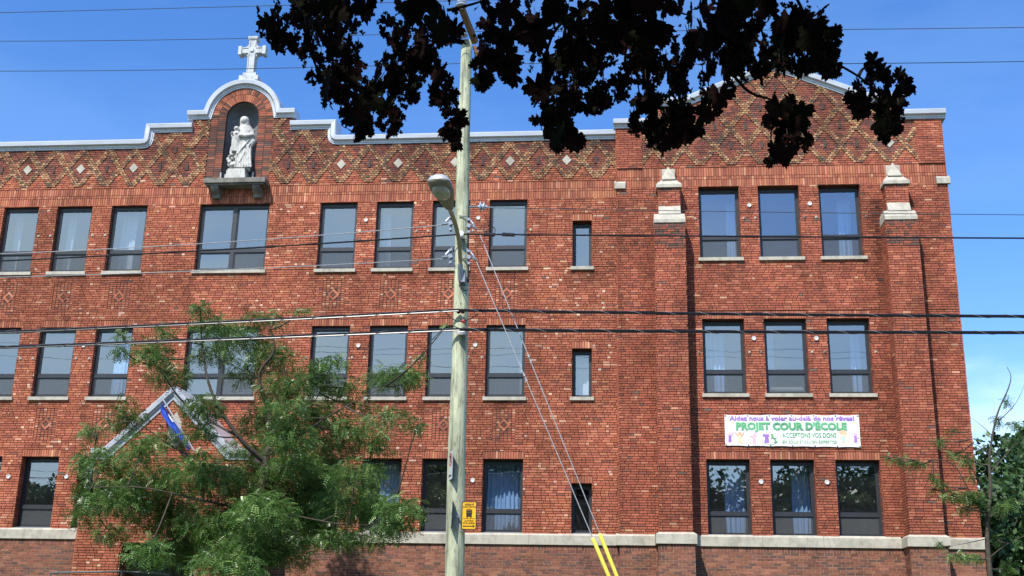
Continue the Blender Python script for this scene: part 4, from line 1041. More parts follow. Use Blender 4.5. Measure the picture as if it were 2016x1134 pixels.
lamp = tag(empty('street_lamp', at(908, 545, 18.82)), 'cobra head street lamp on a curved tan arm fixed to the wooden pole', 'street lamp')
arm = spline([at(907, 548, 18.78), at(906, 510, 18.66), at(903, 470, 18.35), at(896, 440, 17.95), at(888, 418, 17.5), at(882, 402, 17.05)])
mb = MB(); mb.use(LAMPTAN); mb.tube(arm, [.036]*len(arm), 12); mb.build('arm', lamp, smooth=True)
mb = MB(); mb.use(GALV); mb.tube([at(907, 552, 18.80), at(906, 520, 18.70)], .05, 10); mb.box(*[v for p in ((at(912, 545, 18.8).x-.035, at(912, 545, 18.8).x+.035),) for v in p], 18.76, 18.86, at(912, 556, 18.8).z, at(912, 532, 18.8).z); mb.build('bracket', lamp)
hA, hB = at(885, 409, 17.15), at(861, 351, 16.25)
ax = (hB-hA); Ln = ax.length; ax.normalize(); sd = ax.cross(Vector((0, 0, 1))).normalized(); upv = sd.cross(ax)
def head_pt(t, a):
    w = .068+.112*math.sin(min(1, t*1.12)*math.pi*.62)**1.2 if t < .9 else (.068+.112*math.sin(min(1, t*1.12)*math.pi*.62)**1.2)*math.sqrt(max(0.01, 1-((t-.9)/.1)**2))
    ht = (.075+.05*math.sin(t*math.pi*.7))*(1 if t < .9 else math.sqrt(max(.02, 1-((t-.9)/.1)**2)))
    c, s_ = math.cos(a), math.sin(a)
    return hA+ax*(Ln*t)+sd*(w*c)+upv*((ht if s_ > 0 else ht*.62)*s_)
mb = MB(); mb.use(LAMPHEAD); nt_, na = 30, 24
P = [head_pt(i/nt_, 2*math.pi*k/na) for i in range(nt_+1) for k in range(na)]
up_f, lo_f = [], []
for i in range(nt_):
    for k in range(na):
        f = (i*na+k, i*na+(k+1) % na, (i+1)*na+(k+1) % na, (i+1)*na+k); (up_f if k < na//2 else lo_f).append(f)
mb.idx(P, up_f+[tuple(range(na))[::-1], tuple(nt_*na+k for k in range(na))]); mb.use(LAMPUNDER); mb.idx(P, lo_f)
mb.build('housing', lamp, smooth=True)
mb = MB(); mb.use(LENS)
cl = hA+ax*(Ln*.66)-upv*.065
M = Matrix((sd, ax, -upv)).transposed().to_4x4(); M.translation = cl
ring = [(1.0, 0), (.96, .025), (.8, .05), (.5, .066), (.2, .07)]
P = [M @ Vector((r*.138*math.cos(2*math.pi*k/24), r*.215*math.sin(2*math.pi*k/24), h)) for r, h in ring for k in range(24)]
mb.idx(P, [(i*24+k, i*24+(k+1) % 24, (i+1)*24+(k+1) % 24, (i+1)*24+k) for i in range(4) for k in range(24)]+[tuple(96+k for k in range(24))]); mb.build('lens', lamp, smooth=True)

def sign_plate(name, c, w, h, normal, mt, label, rad=.02, rim=None):
    """flat rounded plate; returns root and a matrix whose XY is the face"""
    n = Vector(normal).normalized(); zz = Vector((0, 0, 1)); xx = zz.cross(n)*1.0; xx.normalize(); yy2 = n.cross(xx)
    M = Matrix((xx, yy2, n)).transposed().to_4x4(); M.translation = c
    root = tag(empty(name, c), label, 'sign')
    def rr(w, h, r, z): return [Vector((sx*(w/2-r)+r*math.cos(a), sy*(h/2-r)+r*math.sin(a), z)) for sx, sy, a0 in ((1, 1, 0), (-1, 1, 90), (-1, -1, 180), (1, -1, 270)) for a in [R(a0+t) for t in (0, 30, 60, 90)]]
    mb = MB(); mb.use(GALV); A = [M @ p for p in rr(w, h, rad, 0)]; B = [M @ p for p in rr(w, h, rad, -.004)]
    mb.face(B[::-1]); [mb.face([B[i], B[(i+1) % 16], A[(i+1) % 16], A[i]]) for i in range(16)]; mb.use(rim or mt); mb.face(A)
    if rim: mb.use(mt); mb.face([M @ p for p in rr(w-.028, h-.028, rad*.7, .002)])
    mb.build('plate', root); return root, M
pz = at(895, 916, 18.8)
r1, M1 = sign_plate('parking_sign', Vector((pole_at(pz.z).x-.085, YPOLE-.168, pz.z)), .30, .46, (-.93, -.37, 0), SIGNWHITE, 'white no parking sign with red ring and black arrow, upper sign on the wooden pole', .02)
def onsign(root, M, fn, name):
    mb = MB(); fn(mb, lambda x, y, z=.004: M @ Vector((x, y, z))); return mb.build(name, root)
def ringd(mb, q, cx, cy, r0, r1, n=24):
    for k in range(n):
        a, b = 2*math.pi*k/n, 2*math.pi*(k+1)/n
        mb.face([q(cx+r0*math.cos(a), cy+r0*math.sin(a)), q(cx+r1*math.cos(a), cy+r1*math.sin(a)), q(cx+r1*math.cos(b), cy+r1*math.sin(b)), q(cx+r0*math.cos(b), cy+r0*math.sin(b))])
def f_ring(mb, q):
    mb.use(RED); ringd(mb, q, 0, .10, .085, .108); mb.face([q(-.07, .155, .006), q(-.055, .17, .006), q(.07, .045, .006), q(.055, .03, .006)])
    mb.use(BLACK); mb.face([q(-.12, -.165), q(-.06, -.195), q(-.06, -.175), q(.10, -.175), q(.10, -.155), q(-.06, -.155), q(-.06, -.135)])
onsign(r1, M1, f_ring, 'symbols')
text_mesh('P', .16, M1 @ Matrix.Translation((0, .10, .003)), BLACK, 'letter_p', r1, bold=.006)
pz2 = at(896, 1010, 18.8)
r2, M2 = sign_plate('parking_sign', Vector((pole_at(pz2.z).x-.045, YPOLE-.20, pz2.z)), .30, .44, (-.985, -.17, 0.03), SIGNWHITE, 'weathered white parking sign seen nearly edge on, beside the yellow bus sign', .02)
onsign(r2, M2, lambda mb, q: (mb.use(RED), ringd(mb, q, 0, .08, .085, .108)), 'symbols')
pz3 = at(923.5, 1015, 18.8)
r3, M3 = sign_plate('bus_sign', Vector((pz3.x, 18.80, pz3.z)), .245, .445, (-.06, -1, 0), SIGNYEL, 'yellow school bus zone sign with black bus symbol on the wooden pole', .025, rim=BLACK)
def f_bus(mb, q):
    mb.use(BLACK)
    for a, b, c, d in ((-.045, .045, -.02, .05), (-.04, .04, .055, .085), (-.05, -.042, .03, .10), (.042, .05, .03, .10), (-.036, .036, .095, .105), (-.04, -.02, -.04, -.018), (.02, .04, -.04, -.018), (-.10, .10, -.052, -.046)): mb.face([q(a, c), q(b, c), q(b, d), q(a, d)])
    mb.face([q(-.10, -.175), q(.065, -.175), q(.065, -.19), q(.10, -.167), q(.065, -.144), q(.065, -.159), q(-.10, -.159)])
onsign(r3, M3, f_bus, 'symbols')
for t, y, h in (('RÉSERVÉ', .172, .042), ("JOURS D'ÉCOLE", .135, .036), ('AUTOBUS', -.085, .040), ('SCOLAIRES', -.122, .038)):
    text_mesh(t, h, M3 @ Matrix.Translation((0, y, .004)), BLACK, 'lettering', r3, width=min(.21, .021*len(t)), bold=.0008, extrude=.0005)
mb = MB(); mb.use(GALV)
p = pole_at(pz3.z); mb.box(p.x+.05, pz3.x+.05, 18.81, 18.83, pz3.z-.03, pz3.z+.0); mb.build('strap', r3)

# wires
def wire(segs, Y, rad, mt, label, name='power_line', ext=(-34, 34), wrap=0, grp='overhead wires crossing in front of the school', two=False):
    """segs: lists of photo points on the upright plane Y; each becomes a sagging span"""
    mb = MB(); mb.use(mt); first = None
    for pts, to in segs:
        W3 = [at(x, y, Y) for x, y in pts]; xs = np.array([p.x for p in W3]); zs_ = np.array([p.z for p in W3])
        co_ = np.polyfit(xs, zs_, min(2, len(pts)-1)); x0, x1 = xs[0], xs[-1]
        if len(co_) == 3 and co_[0] < 0: co_ = np.polyfit(xs, zs_, 1)
        n = 60; P = []
        for i in range(n+1):
            x = x0+(to-x0)*i/n
            lo, hi = min(x0, x1), max(x0, x1); xc = min(max(x, lo), hi); z = np.polyval(co_, xc)
            if x != xc: z += np.polyval(np.polyder(co_), xc)*(x-xc)
            P.append(Vector((x, Y, z)))
        first = first or P[0]
        mb.tube(P, rad, 6)
        if two: mb.tube([q+Vector((0, -.01, -rad*1.3)) for q in P], rad*.6, 5)
        if wrap:
            xa, xb = P[0].x, max(min(to, 9), -13); H = []; m_ = int(abs(xb-xa)/.045)
            for i in range(m_):
                x = xa+(xb-xa)*i/m_; z = np.interp(x, sorted(p.x for p in P), [p.z for p in sorted(P, key=lambda p: p.x)])
                a = i*.52; H.append(Vector((x, Y+math.cos(a)*rad*1.25, z-rad*.4+math.sin(a)*rad*1.5)))
            mb.use(CABLE_GREY); mb.tube(H, .004, 4); mb.use(mt)
    return tag(mb.build(name, None, origin=first), label, 'wire', grp)
wire([([(909, 1), (500, 12), (0, 25)], -34), ([(909, 1), (1500, -9), (2016, -14)], 34)], 18.35, .007, COPPERGREEN, 'topmost thin dark wire crossing the sky at the upper left')
wire([([(909, 62), (500, 75), (0, 81)], -34), ([(909, 62), (1650, 58), (2016, 54)], 34)], 18.85, .007, COPPERGREEN, 'thin dark wire level with the top of the stone cross')
wire([([(939, 124), (500, 135), (0, 140)], -34), ([(939, 124), (1700, 125), (2016, 121)], 34)], 19.05, .007, COPPERGREEN, 'thin dark wire passing just above the rounded gable behind the maple leaves')
wire([([(880, 442), (640, 463), (320, 484), (0, 500)], -34)], 18.85, .008, CABLE_GREY, 'grey steel strand ending at the upper clamps on the left of the pole')
wire([([(903, 461), (640, 480), (320, 497), (0, 514)], -34), ([(903, 461), (1400, 465), (2016, 469)], 34)], 18.76, .014, CABLE, 'black cable with splice sleeves running past the lamp arm')
wire([([(880, 509), (640, 522), (320, 536), (0, 546)], -34)], 18.85, .0075, CABLE_GREY, 'grey steel strand ending at the lower clamps on the left of the pole')
wire([([(976, 409), (1400, 416), (2016, 423)], 34)], 18.98, .006, COPPERGREEN, 'thin wire leaving the disc insulator on the right of the pole')
wire([([(903, 610), (600, 625), (320, 640), (0, 653)], -34), ([(903, 610), (1400, 617), (2016, 622)], 34)], 18.78, .019, CABLE, 'thick lashed black cable, upper of the two crossing above the middle floor windows', wrap=1, two=True)
wire([([(905, 648), (640, 658), (320, 672), (0, 683)], -34), ([(905, 648), (1400, 652), (2016, 654)], 34)], 18.78, .020, CABLE, 'thick lashed black cable, lower of the two crossing the middle floor windows', wrap=1, two=True)
for x, l, lab in ((963, 22, 'black splice sleeve on the cable just right of the pole'), (1001, 24, 'thick black splice sleeve on the cable in front of the top floor window')):
    mb = MB(); mb.use(CABLE); mb.tube([at(x-l/2, 461.5, 18.75), at(x+l/2, 462.5, 18.75)], .032, 8)
    tag(mb.build('splice_sleeve', None, origin=at(x, 462, 18.75)), lab, 'cable splice')
for a, b, gA, gB, lab in (((945, 466), (1168, 1062), 0, 0, 'left guy wire slanting from the pole to a yellow guard'), ((958, 482), (1182, 1054), 0, 0, 'right guy wire slanting from the pole to a yellow guard')):
    if a[0] == 945: a = (938, 515); yg = 18.72
    else: a = (944, 460); yg = 18.86
    A, B = at(*a, yg), at(*b, yg+.0); d = (B-A).normalized(); G = A+d*((.05-A.z)/d.z)
    root = tag(empty('guy_wire', G), lab, 'guy wire', 'guy wires of the utility pole')
    mb = MB(); mb.use(CABLE_GREY); mb.tube([A, B, G], .008, 6)
    for t in (.42, .44): mb.tube([A+(B-A)*t, A+(B-A)*(t+.012)], .018, 6)
    mb.build('strand', root)
    mb = MB(); mb.use(YELLOW); mb.tube([B-d*.03, B+d*.02, B+d*.3, G-d*.3], [.022, .031, .031, .031], 12); mb.build('guard', root, smooth=True)

# ------------------------------------------------------------------ ground
def sheet(name, x0, x1, y0, y1, z, mt, zfun=None, nx=1, ny=1):
    mb = MB(); mb.use(mt)
    P = [(x0+(x1-x0)*i/nx, y0+(y1-y0)*j/ny, z if not zfun else zfun(x0+(x1-x0)*i/nx, y0+(y1-y0)*j/ny)) for j in range(ny+1) for i in range(nx+1)]
    mb.idx(P, [(j*(nx+1)+i, j*(nx+1)+i+1, (j+1)*(nx+1)+i+1, (j+1)*(nx+1)+i) for j in range(ny) for i in range(nx)])
    return struct(mb.build(name, smooth=bool(zfun)))
sheet('ground', -900, 900, -900, 900, -.03, GRASS)
sheet('road', -300, 300, 5.5, 15.5, .0, ASPHALT)
for i in range(-12, 13): pass
sheet('centre_line', -300, 300, 10.45, 10.57, .004, LINEPAINT)
def kerbed(name, y0, y1): 
    mb = MB(); mb.use(CONCRETE); mb.box(-300, 300, y0, y1, -.02, .13); return struct(mb.build(name))
kerbed('pavement', 17.0, 19.8); kerbed('kerb', 15.5, 15.68); kerbed('near_pavement', -.9, 1.4)
mb = MB(); mb.use(CONCRETE); mb.box(-300, 300, 5.3, 5.5, -.02, .13); struct(mb.build('near_kerb'))
sheet('verge', -300, 300, 15.68, 17.0, .10, GRASS); sheet('near_verge', -300, 300, 1.4, 5.3, .10, GRASS)
def lawn_z(x, y):
    t = min(1, max(0, (y-20.5)/6)); t = t*t*(3-2*t); return -.02+.52*t+.02*math.sin(x*1.3)*math.sin(y*.9)
sheet('lawn', -60, 60, 19.8, 31.0, 0, GRASS, lawn_z, 60, 16)

# ------------------------------------------------------------------ foliage
def rot_from(dirs, rolls):
    """(N,3) unit x-axes and roll angles -> (N,3,3) with columns x,y,z"""
    up = np.array([0, 0, 1.0]); y = np.cross(np.broadcast_to(up, dirs.shape), dirs); l = np.linalg.norm(y, axis=1, keepdims=True)
    y = np.where(l < 1e-3, np.array([[0, 1.0, 0]]), y/np.maximum(l, 1e-6)); z = np.cross(dirs, y)
    c, s_ = np.cos(rolls)[:, None], np.sin(rolls)[:, None]
    return np.stack([dirs, y*c+z*s_, z*c-y*s_], axis=2)
def unit(v): return v/np.maximum(np.linalg.norm(v, axis=-1, keepdims=True), 1e-9)
def pinnate(n=5, length=.14, ll=.048, lw=.022, droop=.7):
    q = []
    for i in range(n):
        t = (i+.6)/n; x = t*length; z = -droop*length*t*t
        for s in (-1, 1):
            a = .25; L_ = ll*(1-.35*abs(t-.45))
            d = np.array([math.sin(a), s*math.cos(a), -.25]); w = np.array([math.cos(a), -s*math.sin(a), 0])*lw/2
            b = np.array([x, 0, z]); q.append([b, b+d*L_*.5+w, b+d*L_, b+d*L_*.5-w])
    return np.array(q)            # (2n,4,3)
def scatter_template(T, pos, dirs, rolls, scale):
    Rm_ = rot_from(dirs, rolls)
    V = np.einsum('nij,qkj->nqki', Rm_, T)*scale[:, None, None, None]+pos[:, None, None, :]
    return V.reshape(-1, T.shape[1], 3)
def leaf_cols(n, pal, rep):
    k = rng.integers(0, len(pal), n); c = np.array(pal)[k]*rng.uniform(.75, 1.25, (n, 1)); return np.repeat(c, rep, axis=0)
LOCP = [(.088, .172, .040), (.120, .212, .052), (.062, .132, .032), (.175, .262, .072), (.082, .158, .045)]
DARKP = [(.035, .080, .026), (.050, .105, .032), (.024, .055, .018), (.065, .125, .038)]
def pxr(Y): return Y*1.03/FPX
def locust(name, base, pads, Yc, label, trunk_r, limbs, dens=1.0, pal=LOCP, spread=1.9, leafscale=1.0, group=None, twigs=4, bark=BARK):
    root = tag(empty(name, base), label, 'tree', group)
    tm = MB(); tm.use(bark)
    for pts, r0, r1 in limbs:
        sp = spline([Vector(p) for p in pts], 6); n = len(sp)
        tm.tube(sp, [(r1+(r0-r1)*(1-i/(n-1))**1.5)*(1 if r0 > .065 else .62) for i in range(n)], 8)
    T = pinnate(); allV = []; allC = []
    ends = [Vector(p) for pts, _, _ in limbs for p in spline([Vector(q) for q in pts], 4)]
    for px, py, rx, ry, dn in pads:
        Y = Yc+rng.uniform(-spread, spread); c = np.array(at(px, py, Y)); s = pxr(Y)
        ax_ = np.array([rx*s, min(rx, 70)*s*.9, ry*s*.8])
        N = int(dens*dn*rx*ry/14)+6
        u = unit(rng.normal(size=(N, 3)))*(rng.uniform(0, 1, (N, 1))**.45)
        pos = c+u*ax_
        pos[:, 2] -= .35*ax_[2]*(u[:, 0]**2+u[:, 1]**2)          # flat drooping pads
        d = unit(np.stack([u[:, 0]*.9, u[:, 1]*.9, -.15+.35*u[:, 2]], 1)+rng.normal(scale=.75, size=(N, 3)))
        V = scatter_template(T, pos, d, rng.normal(scale=.6, size=N), rng.uniform(.75, 1.3, N)*leafscale)
        allV.append(V); allC.append(leaf_cols(N, pal, T.shape[0])*(rng.uniform(.8, 1.25)))
        # twigs from the nearest limb into the pad
        cv = Vector(c); e = min(ends, key=lambda q: (q-cv).length+.7*max(0, q.z-cv.z))
        mid = (e+cv)/2+Vector((0, 0, -.06*(e-cv).length)); tm.tube(spline([e, mid, cv], 4), [.022, .02, .018, .017, .015, .014, .012, .011, .009], 5)
        for k in range(twigs):
            q = Vector(pos[rng.integers(0, N)]); tm.tube([cv+(e-cv)*.08*k, (cv+q)/2+Vector((0, 0, .03)), q], [.010, .007, .003], 4)
    tm.build('trunk', root, smooth=True)
    np_mesh('crown', np.concatenate(allV), 4, np.concatenate(allC), LEAF, root)
    return root
Yt = 25.2
PADS = [(395, 608, 26, 18, .8), (430, 640, 58, 24, 1), (520, 628, 46, 22, .9), (592, 612, 22, 9, .5), (240, 660, 15, 10, .9), (240, 690, 15, 14, 1), (325, 655, 24, 16, .8),
        (300, 690, 44, 34, 1), (335, 735, 44, 34, 1), (420, 690, 50, 36, .8), (478, 668, 56, 28, 1), (535, 700, 54, 44, 1), (480, 735, 50, 28, .6), (620, 735, 46, 40, 1), (560, 760, 58, 40, 1),
        (655, 712, 36, 18, .8), (690, 760, 34, 18, .8), (770, 742, 56, 30, 1.1), (815, 738, 24, 26, .9), (828, 702, 10, 7, .6), (700, 795, 50, 16, .7), (765, 820, 56, 15, .7), (820, 838, 22, 12, .6),
        (690, 845, 80, 34, 1), (620, 815, 56, 36, 1), (735, 880, 48, 18, .8), (250, 815, 40, 44, .9), (180, 848, 28, 22, .9), (200, 905, 62, 34, 1), (280, 880, 46, 34, .9), (270, 950, 86, 52, 1.1),
        (180, 960, 36, 44, 1), (165, 1010, 34, 26, .8), (215, 1045, 40, 26, .8), (400, 800, 46, 30, 1), (330, 862, 40, 24, .7), (395, 845, 36, 26, .8), (520, 825, 60, 44, 1), (570, 855, 60, 44, 1), (400, 930, 100, 52, 1.1),
        (520, 940, 88, 60, 1.1), (620, 930, 76, 56, 1.1), (460, 1020, 110, 56, 1.1), (330, 1005, 80, 56, 1.1), (590, 1000, 78, 52, 1.1), (690, 985, 76, 44, 1), (785, 1000, 46, 34, 1), (775, 1038, 46, 22, .9),
        (822, 1000, 18, 20, .8), (715, 1058, 46, 26, .9), (560, 1085, 60, 36, 1), (350, 1085, 66, 36, 1), (450, 1105, 78, 36, 1.1), (290, 1085, 46, 34, 1), (655, 1058, 46, 26, .9), (880, 640, 3, 3, .0), (500, 880, 70, 22, .7), (230, 980, 70, 40, 1.1), (640, 880, 66, 30, 1), (660, 770, 30, 24, .8), (620, 985, 60, 44, 1), (700, 930, 60, 34, .9), (740, 1000, 56, 36, 1), (640, 1040, 60, 36, 1), (560, 1040, 60, 40, 1.1), (520, 1000, 70, 46, 1), (580, 910, 60, 36, 1), (480, 1075, 70, 40, 1), (410, 1050, 70, 46, 1), (560, 800, 50, 24, .8)]
def A_(x, y, Y=Yt): return at(x, y, Y)
tb = A_(505, 1134); tb = Vector((tb.x+.02, Yt, .45))
limbs = [([tb, A_(508, 1100), A_(512, 1000), A_(520, 930), A_(524, 900)], .125, .10), ([A_(524, 900), A_(530, 820, Yt+.3), A_(510, 740, Yt+.4), A_(540, 690, Yt+.3), A_(530, 640, Yt+.2)], .085, .02),
         ([A_(522, 910), A_(470, 860, Yt-.4), A_(420, 780, Yt-.6), A_(400, 700, Yt-.5), A_(395, 620, Yt-.3)], .07, .015), ([A_(523, 900), A_(600, 850, Yt-.3), A_(680, 800, Yt-.6), A_(760, 760, Yt-.4)], .06, .012),
         ([A_(515, 960), A_(440, 930, Yt+.6), A_(340, 880, Yt+.9), A_(260, 830, Yt+.6), A_(190, 855, Yt+.4)], .06, .012), ([A_(513, 990), A_(610, 960, Yt+.7), A_(720, 930, Yt+1), A_(800, 990, Yt+.9)], .055, .012),
         ([A_(511, 1010), A_(400, 985, Yt-.9), A_(280, 960, Yt-1.2), A_(180, 960, Yt-1)], .055, .012), ([A_(512, 1000), A_(560, 1010, Yt-1), A_(660, 1030, Yt-1.4), A_(760, 1035, Yt-1.2)], .05, .012),
         ([A_(470, 860, Yt-.4), A_(370, 800, Yt-.2), A_(310, 720, Yt), A_(290, 680, Yt)], .05, .012), ([A_(560, 875, Yt-.1), A_(620, 790, Yt+.5), A_(640, 740, Yt+.6)], .04, .012)]
locust('locust_tree', tb, PADS, Yt, 'leafy green honey locust tree hiding the entrance porch', .12, limbs, dens=3.2, spread=2.0, leafscale=1.08)
Ys = 27.4
B_ = lambda x, y, Y=Ys: at(x, y, Y)
tb2 = Vector((B_(1948, 1134).x+.03, Ys, .4))
limbs2 = [([tb2, B_(1948, 1120), B_(1944, 1040), B_(1950, 960), B_(1948, 900), B_(1962, 820), B_(1985, 765), B_(1990, 740), B_(1982, 722)], .07, .006),
          ([B_(1945, 1030), B_(1905, 960, Ys-.3), B_(1870, 910, Ys-.4), B_(1800, 905, Ys-.6), B_(1745, 900, Ys-.7)], .035, .005), ([B_(1948, 985), B_(1915, 925, Ys-.5), B_(1885, 870, Ys-.6), B_(1840, 868, Ys-.7)], .03, .005),
          ([B_(1950, 900), B_(1930, 880), B_(1910, 870), B_(1905, 850)], .025, .005), ([B_(1955, 860), B_(1935, 840), B_(1908, 820)], .022, .004), ([B_(1965, 830), B_(1995, 800), B_(2012, 770), B_(2020, 745)], .02, .004),
          ([B_(1950, 930), B_(1985, 890), B_(2010, 860), B_(2030, 850)], .03, .006), ([B_(1946, 1010), B_(1900, 1000, Ys-.6), B_(1850, 985, Ys-1), B_(1860, 1010, Ys-1)], .028, .004),
          ([B_(1947, 1020), B_(1990, 990), B_(2030, 985)], .03, .008), ([B_(1944, 1060), B_(1900, 1070, Ys-.6), B_(1870, 1075, Ys-.8)], .022, .004), ([B_(1945, 1100), B_(1985, 1070), B_(2030, 1050)], .03, .01)]
PADS2 = [(1770, 905, 18, 5, .9), (1800, 912, 22, 6, .9), (1745, 900, 6, 4, .6), (1848, 868, 14, 5, .8), (1875, 850, 6, 4, .6), (1880, 895, 14, 6, .8), (1905, 905, 14, 8, .8), (1838, 940, 8, 10, .8), (1870, 975, 16, 10, .8), (1855, 955, 8, 6, .7),
         (1910, 975, 18, 12, 1), (1925, 985, 12, 10, .9), (1900, 1000, 14, 6, .7), (1835, 965, 6, 5, .6), (1995, 870, 14, 10, .7), (1970, 1000, 14, 8, .7), (1850, 1072, 6, 6, .8), (1890, 1095, 26, 6, 1), (1925, 1096, 16, 5, .8), (1985, 790, 8, 6, .7), (2000, 835, 12, 8, .7), (1965, 825, 6, 8, .6), (1990, 990, 18, 8, .8), (1960, 1060, 8, 8, .6), (1985, 1115, 16, 14, .8), (1910, 940, 8, 6, .6)]
locust('locust_tree', tb2, PADS2, Ys, 'sparse half bare locust tree in front of the right corner of the wing', .1, limbs2, dens=8, spread=.5, leafscale=.95, twigs=3)

def broadleaf(name, base, c, rad, nclump, nleaf, label, cat='tree', size=.14, pal=DARKP, trunk_r=.2, group=None, trunk=True, m_=LEAFDARK):
    root = tag(empty(name, base), label, cat, group)
    c = np.array(c); rad = np.array(rad); V = []; Cc = []
    tm = MB(); tm.use(BARK)
    tip = Vector(c+np.array([0, 0, rad[2]*.3])); bs = Vector(base)
    if trunk: tm.tube([bs, (bs+tip)/2+Vector((.1, 0, 0)), tip], [trunk_r, trunk_r*.75, trunk_r*.25], 9)
    cl = unit(rng.normal(size=(nclump, 3)))*rng.uniform(.45, 1.0, (nclump, 1)); cl[:, 2] = np.where(cl[:, 2] < -.75, -.5, cl[:, 2])
    T = np.array([[[0, 0, 0], [.45, .32, -.05], [1, 0, -.12], [.45, -.32, -.05]]])
    for q in cl:
        cc = c+q*rad; rr = rad.mean()*rng.uniform(.18, .34)
        u = unit(rng.normal(size=(nleaf, 3)))*(rng.uniform(0, 1, (nleaf, 1))**.4); pos = cc+u*np.array([rr*1.2, rr*1.2, rr*.75])
        d = unit(u+rng.normal(scale=.7, size=(nleaf, 3))+np.array([0, 0, -.35]))
        V.append(scatter_template(T, pos, d, rng.uniform(-1.5, 1.5, nleaf), size*rng.uniform(.7, 1.4, nleaf))); Cc.append(leaf_cols(nleaf, pal, 1)*rng.uniform(.8, 1.3))
        if trunk:
            t = rng.uniform(.45, .95); s0 = bs+(tip-bs)*t; tm.tube([s0, (s0+Vector(cc))/2+Vector((0, 0, .1)), Vector(cc)], [trunk_r*.28, trunk_r*.16, trunk_r*.05], 5)
        else:
            s0 = bs+Vector((rng.uniform(-.2, .2), rng.uniform(-.2, .2), 0)); tm.tube([s0, (s0+Vector(cc))/2, Vector(cc)], [trunk_r, trunk_r*.6, trunk_r*.2], 5)
    tm.build('trunk' if trunk else 'stems', root, smooth=True)
    np_mesh('crown' if trunk else 'foliage', np.concatenate(V), 4, np.concatenate(Cc), m_, root); return root
for px, py, Y, rr, rz, lab in ((1950, 1030, 44, 2.2, 2.9, 'dark green tree beyond the right corner of the school, behind the sparse locust'), (2040, 985, 47, 2.4, 3.3, 'tall green tree at the right edge of the photo behind the sparse locust'), (2015, 1060, 42, 2.8, 3.0, 'low dark tree at the bottom right corner'), (1935, 1110, 40, 2.2, 2.6, 'dark shrub like tree beside the school base at the right')):
    c = at(px, py, Y); broadleaf('broadleaf_tree', (c.x, Y, 0), c, (rr, rr, rz), 44, 120, lab, size=.22, group='dark trees beyond the right corner', pal=DARKP if py != 985 else [(.05, .11, .03), (.075, .15, .04), (.035, .08, .025)])
c = at(140, 1148, 21.5); broadleaf('bush', (c.x-.12, 21.5, .1), c-Vector((.12, 0, .45)), (.30, .3, .62), 16, 60, 'round dark green bush at the lower left before the brick base', 'bush', .075, [(.04, .09, .025), (.06, .12, .03), (.03, .07, .02)], .012, trunk=False)
c = at(160, 1145, 21.3); broadleaf('bush', (c.x+.05, 21.3, .1), c-Vector((-.05, 0, .42)), (.16, .16, .55), 12, 50, 'bright yellow green leafy bush beside the dark one at the lower left', 'bush', .085, [(.16, .26, .04), (.22, .30, .05), (.12, .22, .035)], .010, trunk=False)
c = at(1353, 1140, 28.9); broadleaf('sapling', (c.x, 28.9, .4), c-Vector((0, 0, .55)), (.16, .16, .85), 14, 32, 'small sapling top poking up before the base of the left buttress', 'sapling', .10, [(.06, .13, .03), (.09, .17, .04)], .012, trunk=False)
mb = MB(); mb.use(RAILM)
rp = [at(160, 1131, 26.5), at(200, 1126, 26.7), at(240, 1125, 26.9)]
rp = [Vector((-9.9-2.3-.9, 26.6, rp[1].z-.04)), rp[1], rp[2], Vector((rp[2].x+.75, 27.0, rp[2].z-.02)), Vector((rp[2].x+1.1, 27.0, rp[2].z-.06))]
mb.tube(rp, .022, 8)
for p in (rp[0], rp[2], rp[4]): mb.tube([p, Vector((p.x, p.y, .3))], .02, 8)
tag(mb.build('handrail', None, origin=(rp[2].x, rp[2].y, .3)), 'dark steel handrail beside the entrance steps at the bottom left', 'handrail')

# ------------------------------------------------------------------ overhanging purple maple
def maple_template(detail=True):
    pts = []
    lobes = [(-125, .42), (-72, .74), (-32, .86), (0, 1.0), (32, .86), (72, .74), (125, .42)]
    lob = [(-118, .45), (-62, .80), (0, 1.0), (62, .80), (118, .45)]
    def P(a, r): return (r*math.cos(R(a)), r*math.sin(R(a)))
    poly = [(-.02, -.03)]
    for i, (a, r) in enumerate(lob):
        poly += [P(a-27, r*.74), P(a-18, r*.90), P(a-9, r*.82), P(a, r), P(a+9, r*.82), P(a+18, r*.90), P(a+27, r*.74)]
        if i < 4: poly.append(P((a+lob[i+1][0])/2, .56))
    poly.append((-.02, .03))
    tris = []; n = len(poly)
    def lift(x, y): return (x+.1, y, -.28*(x*x)-.20*y*y+.10*abs(y))
    c = lift(.18, 0)
    for i in range(n-1): tris.append([c, lift(*poly[i]), lift(*poly[i+1])])
    return np.array(tris)
MT = maple_template()
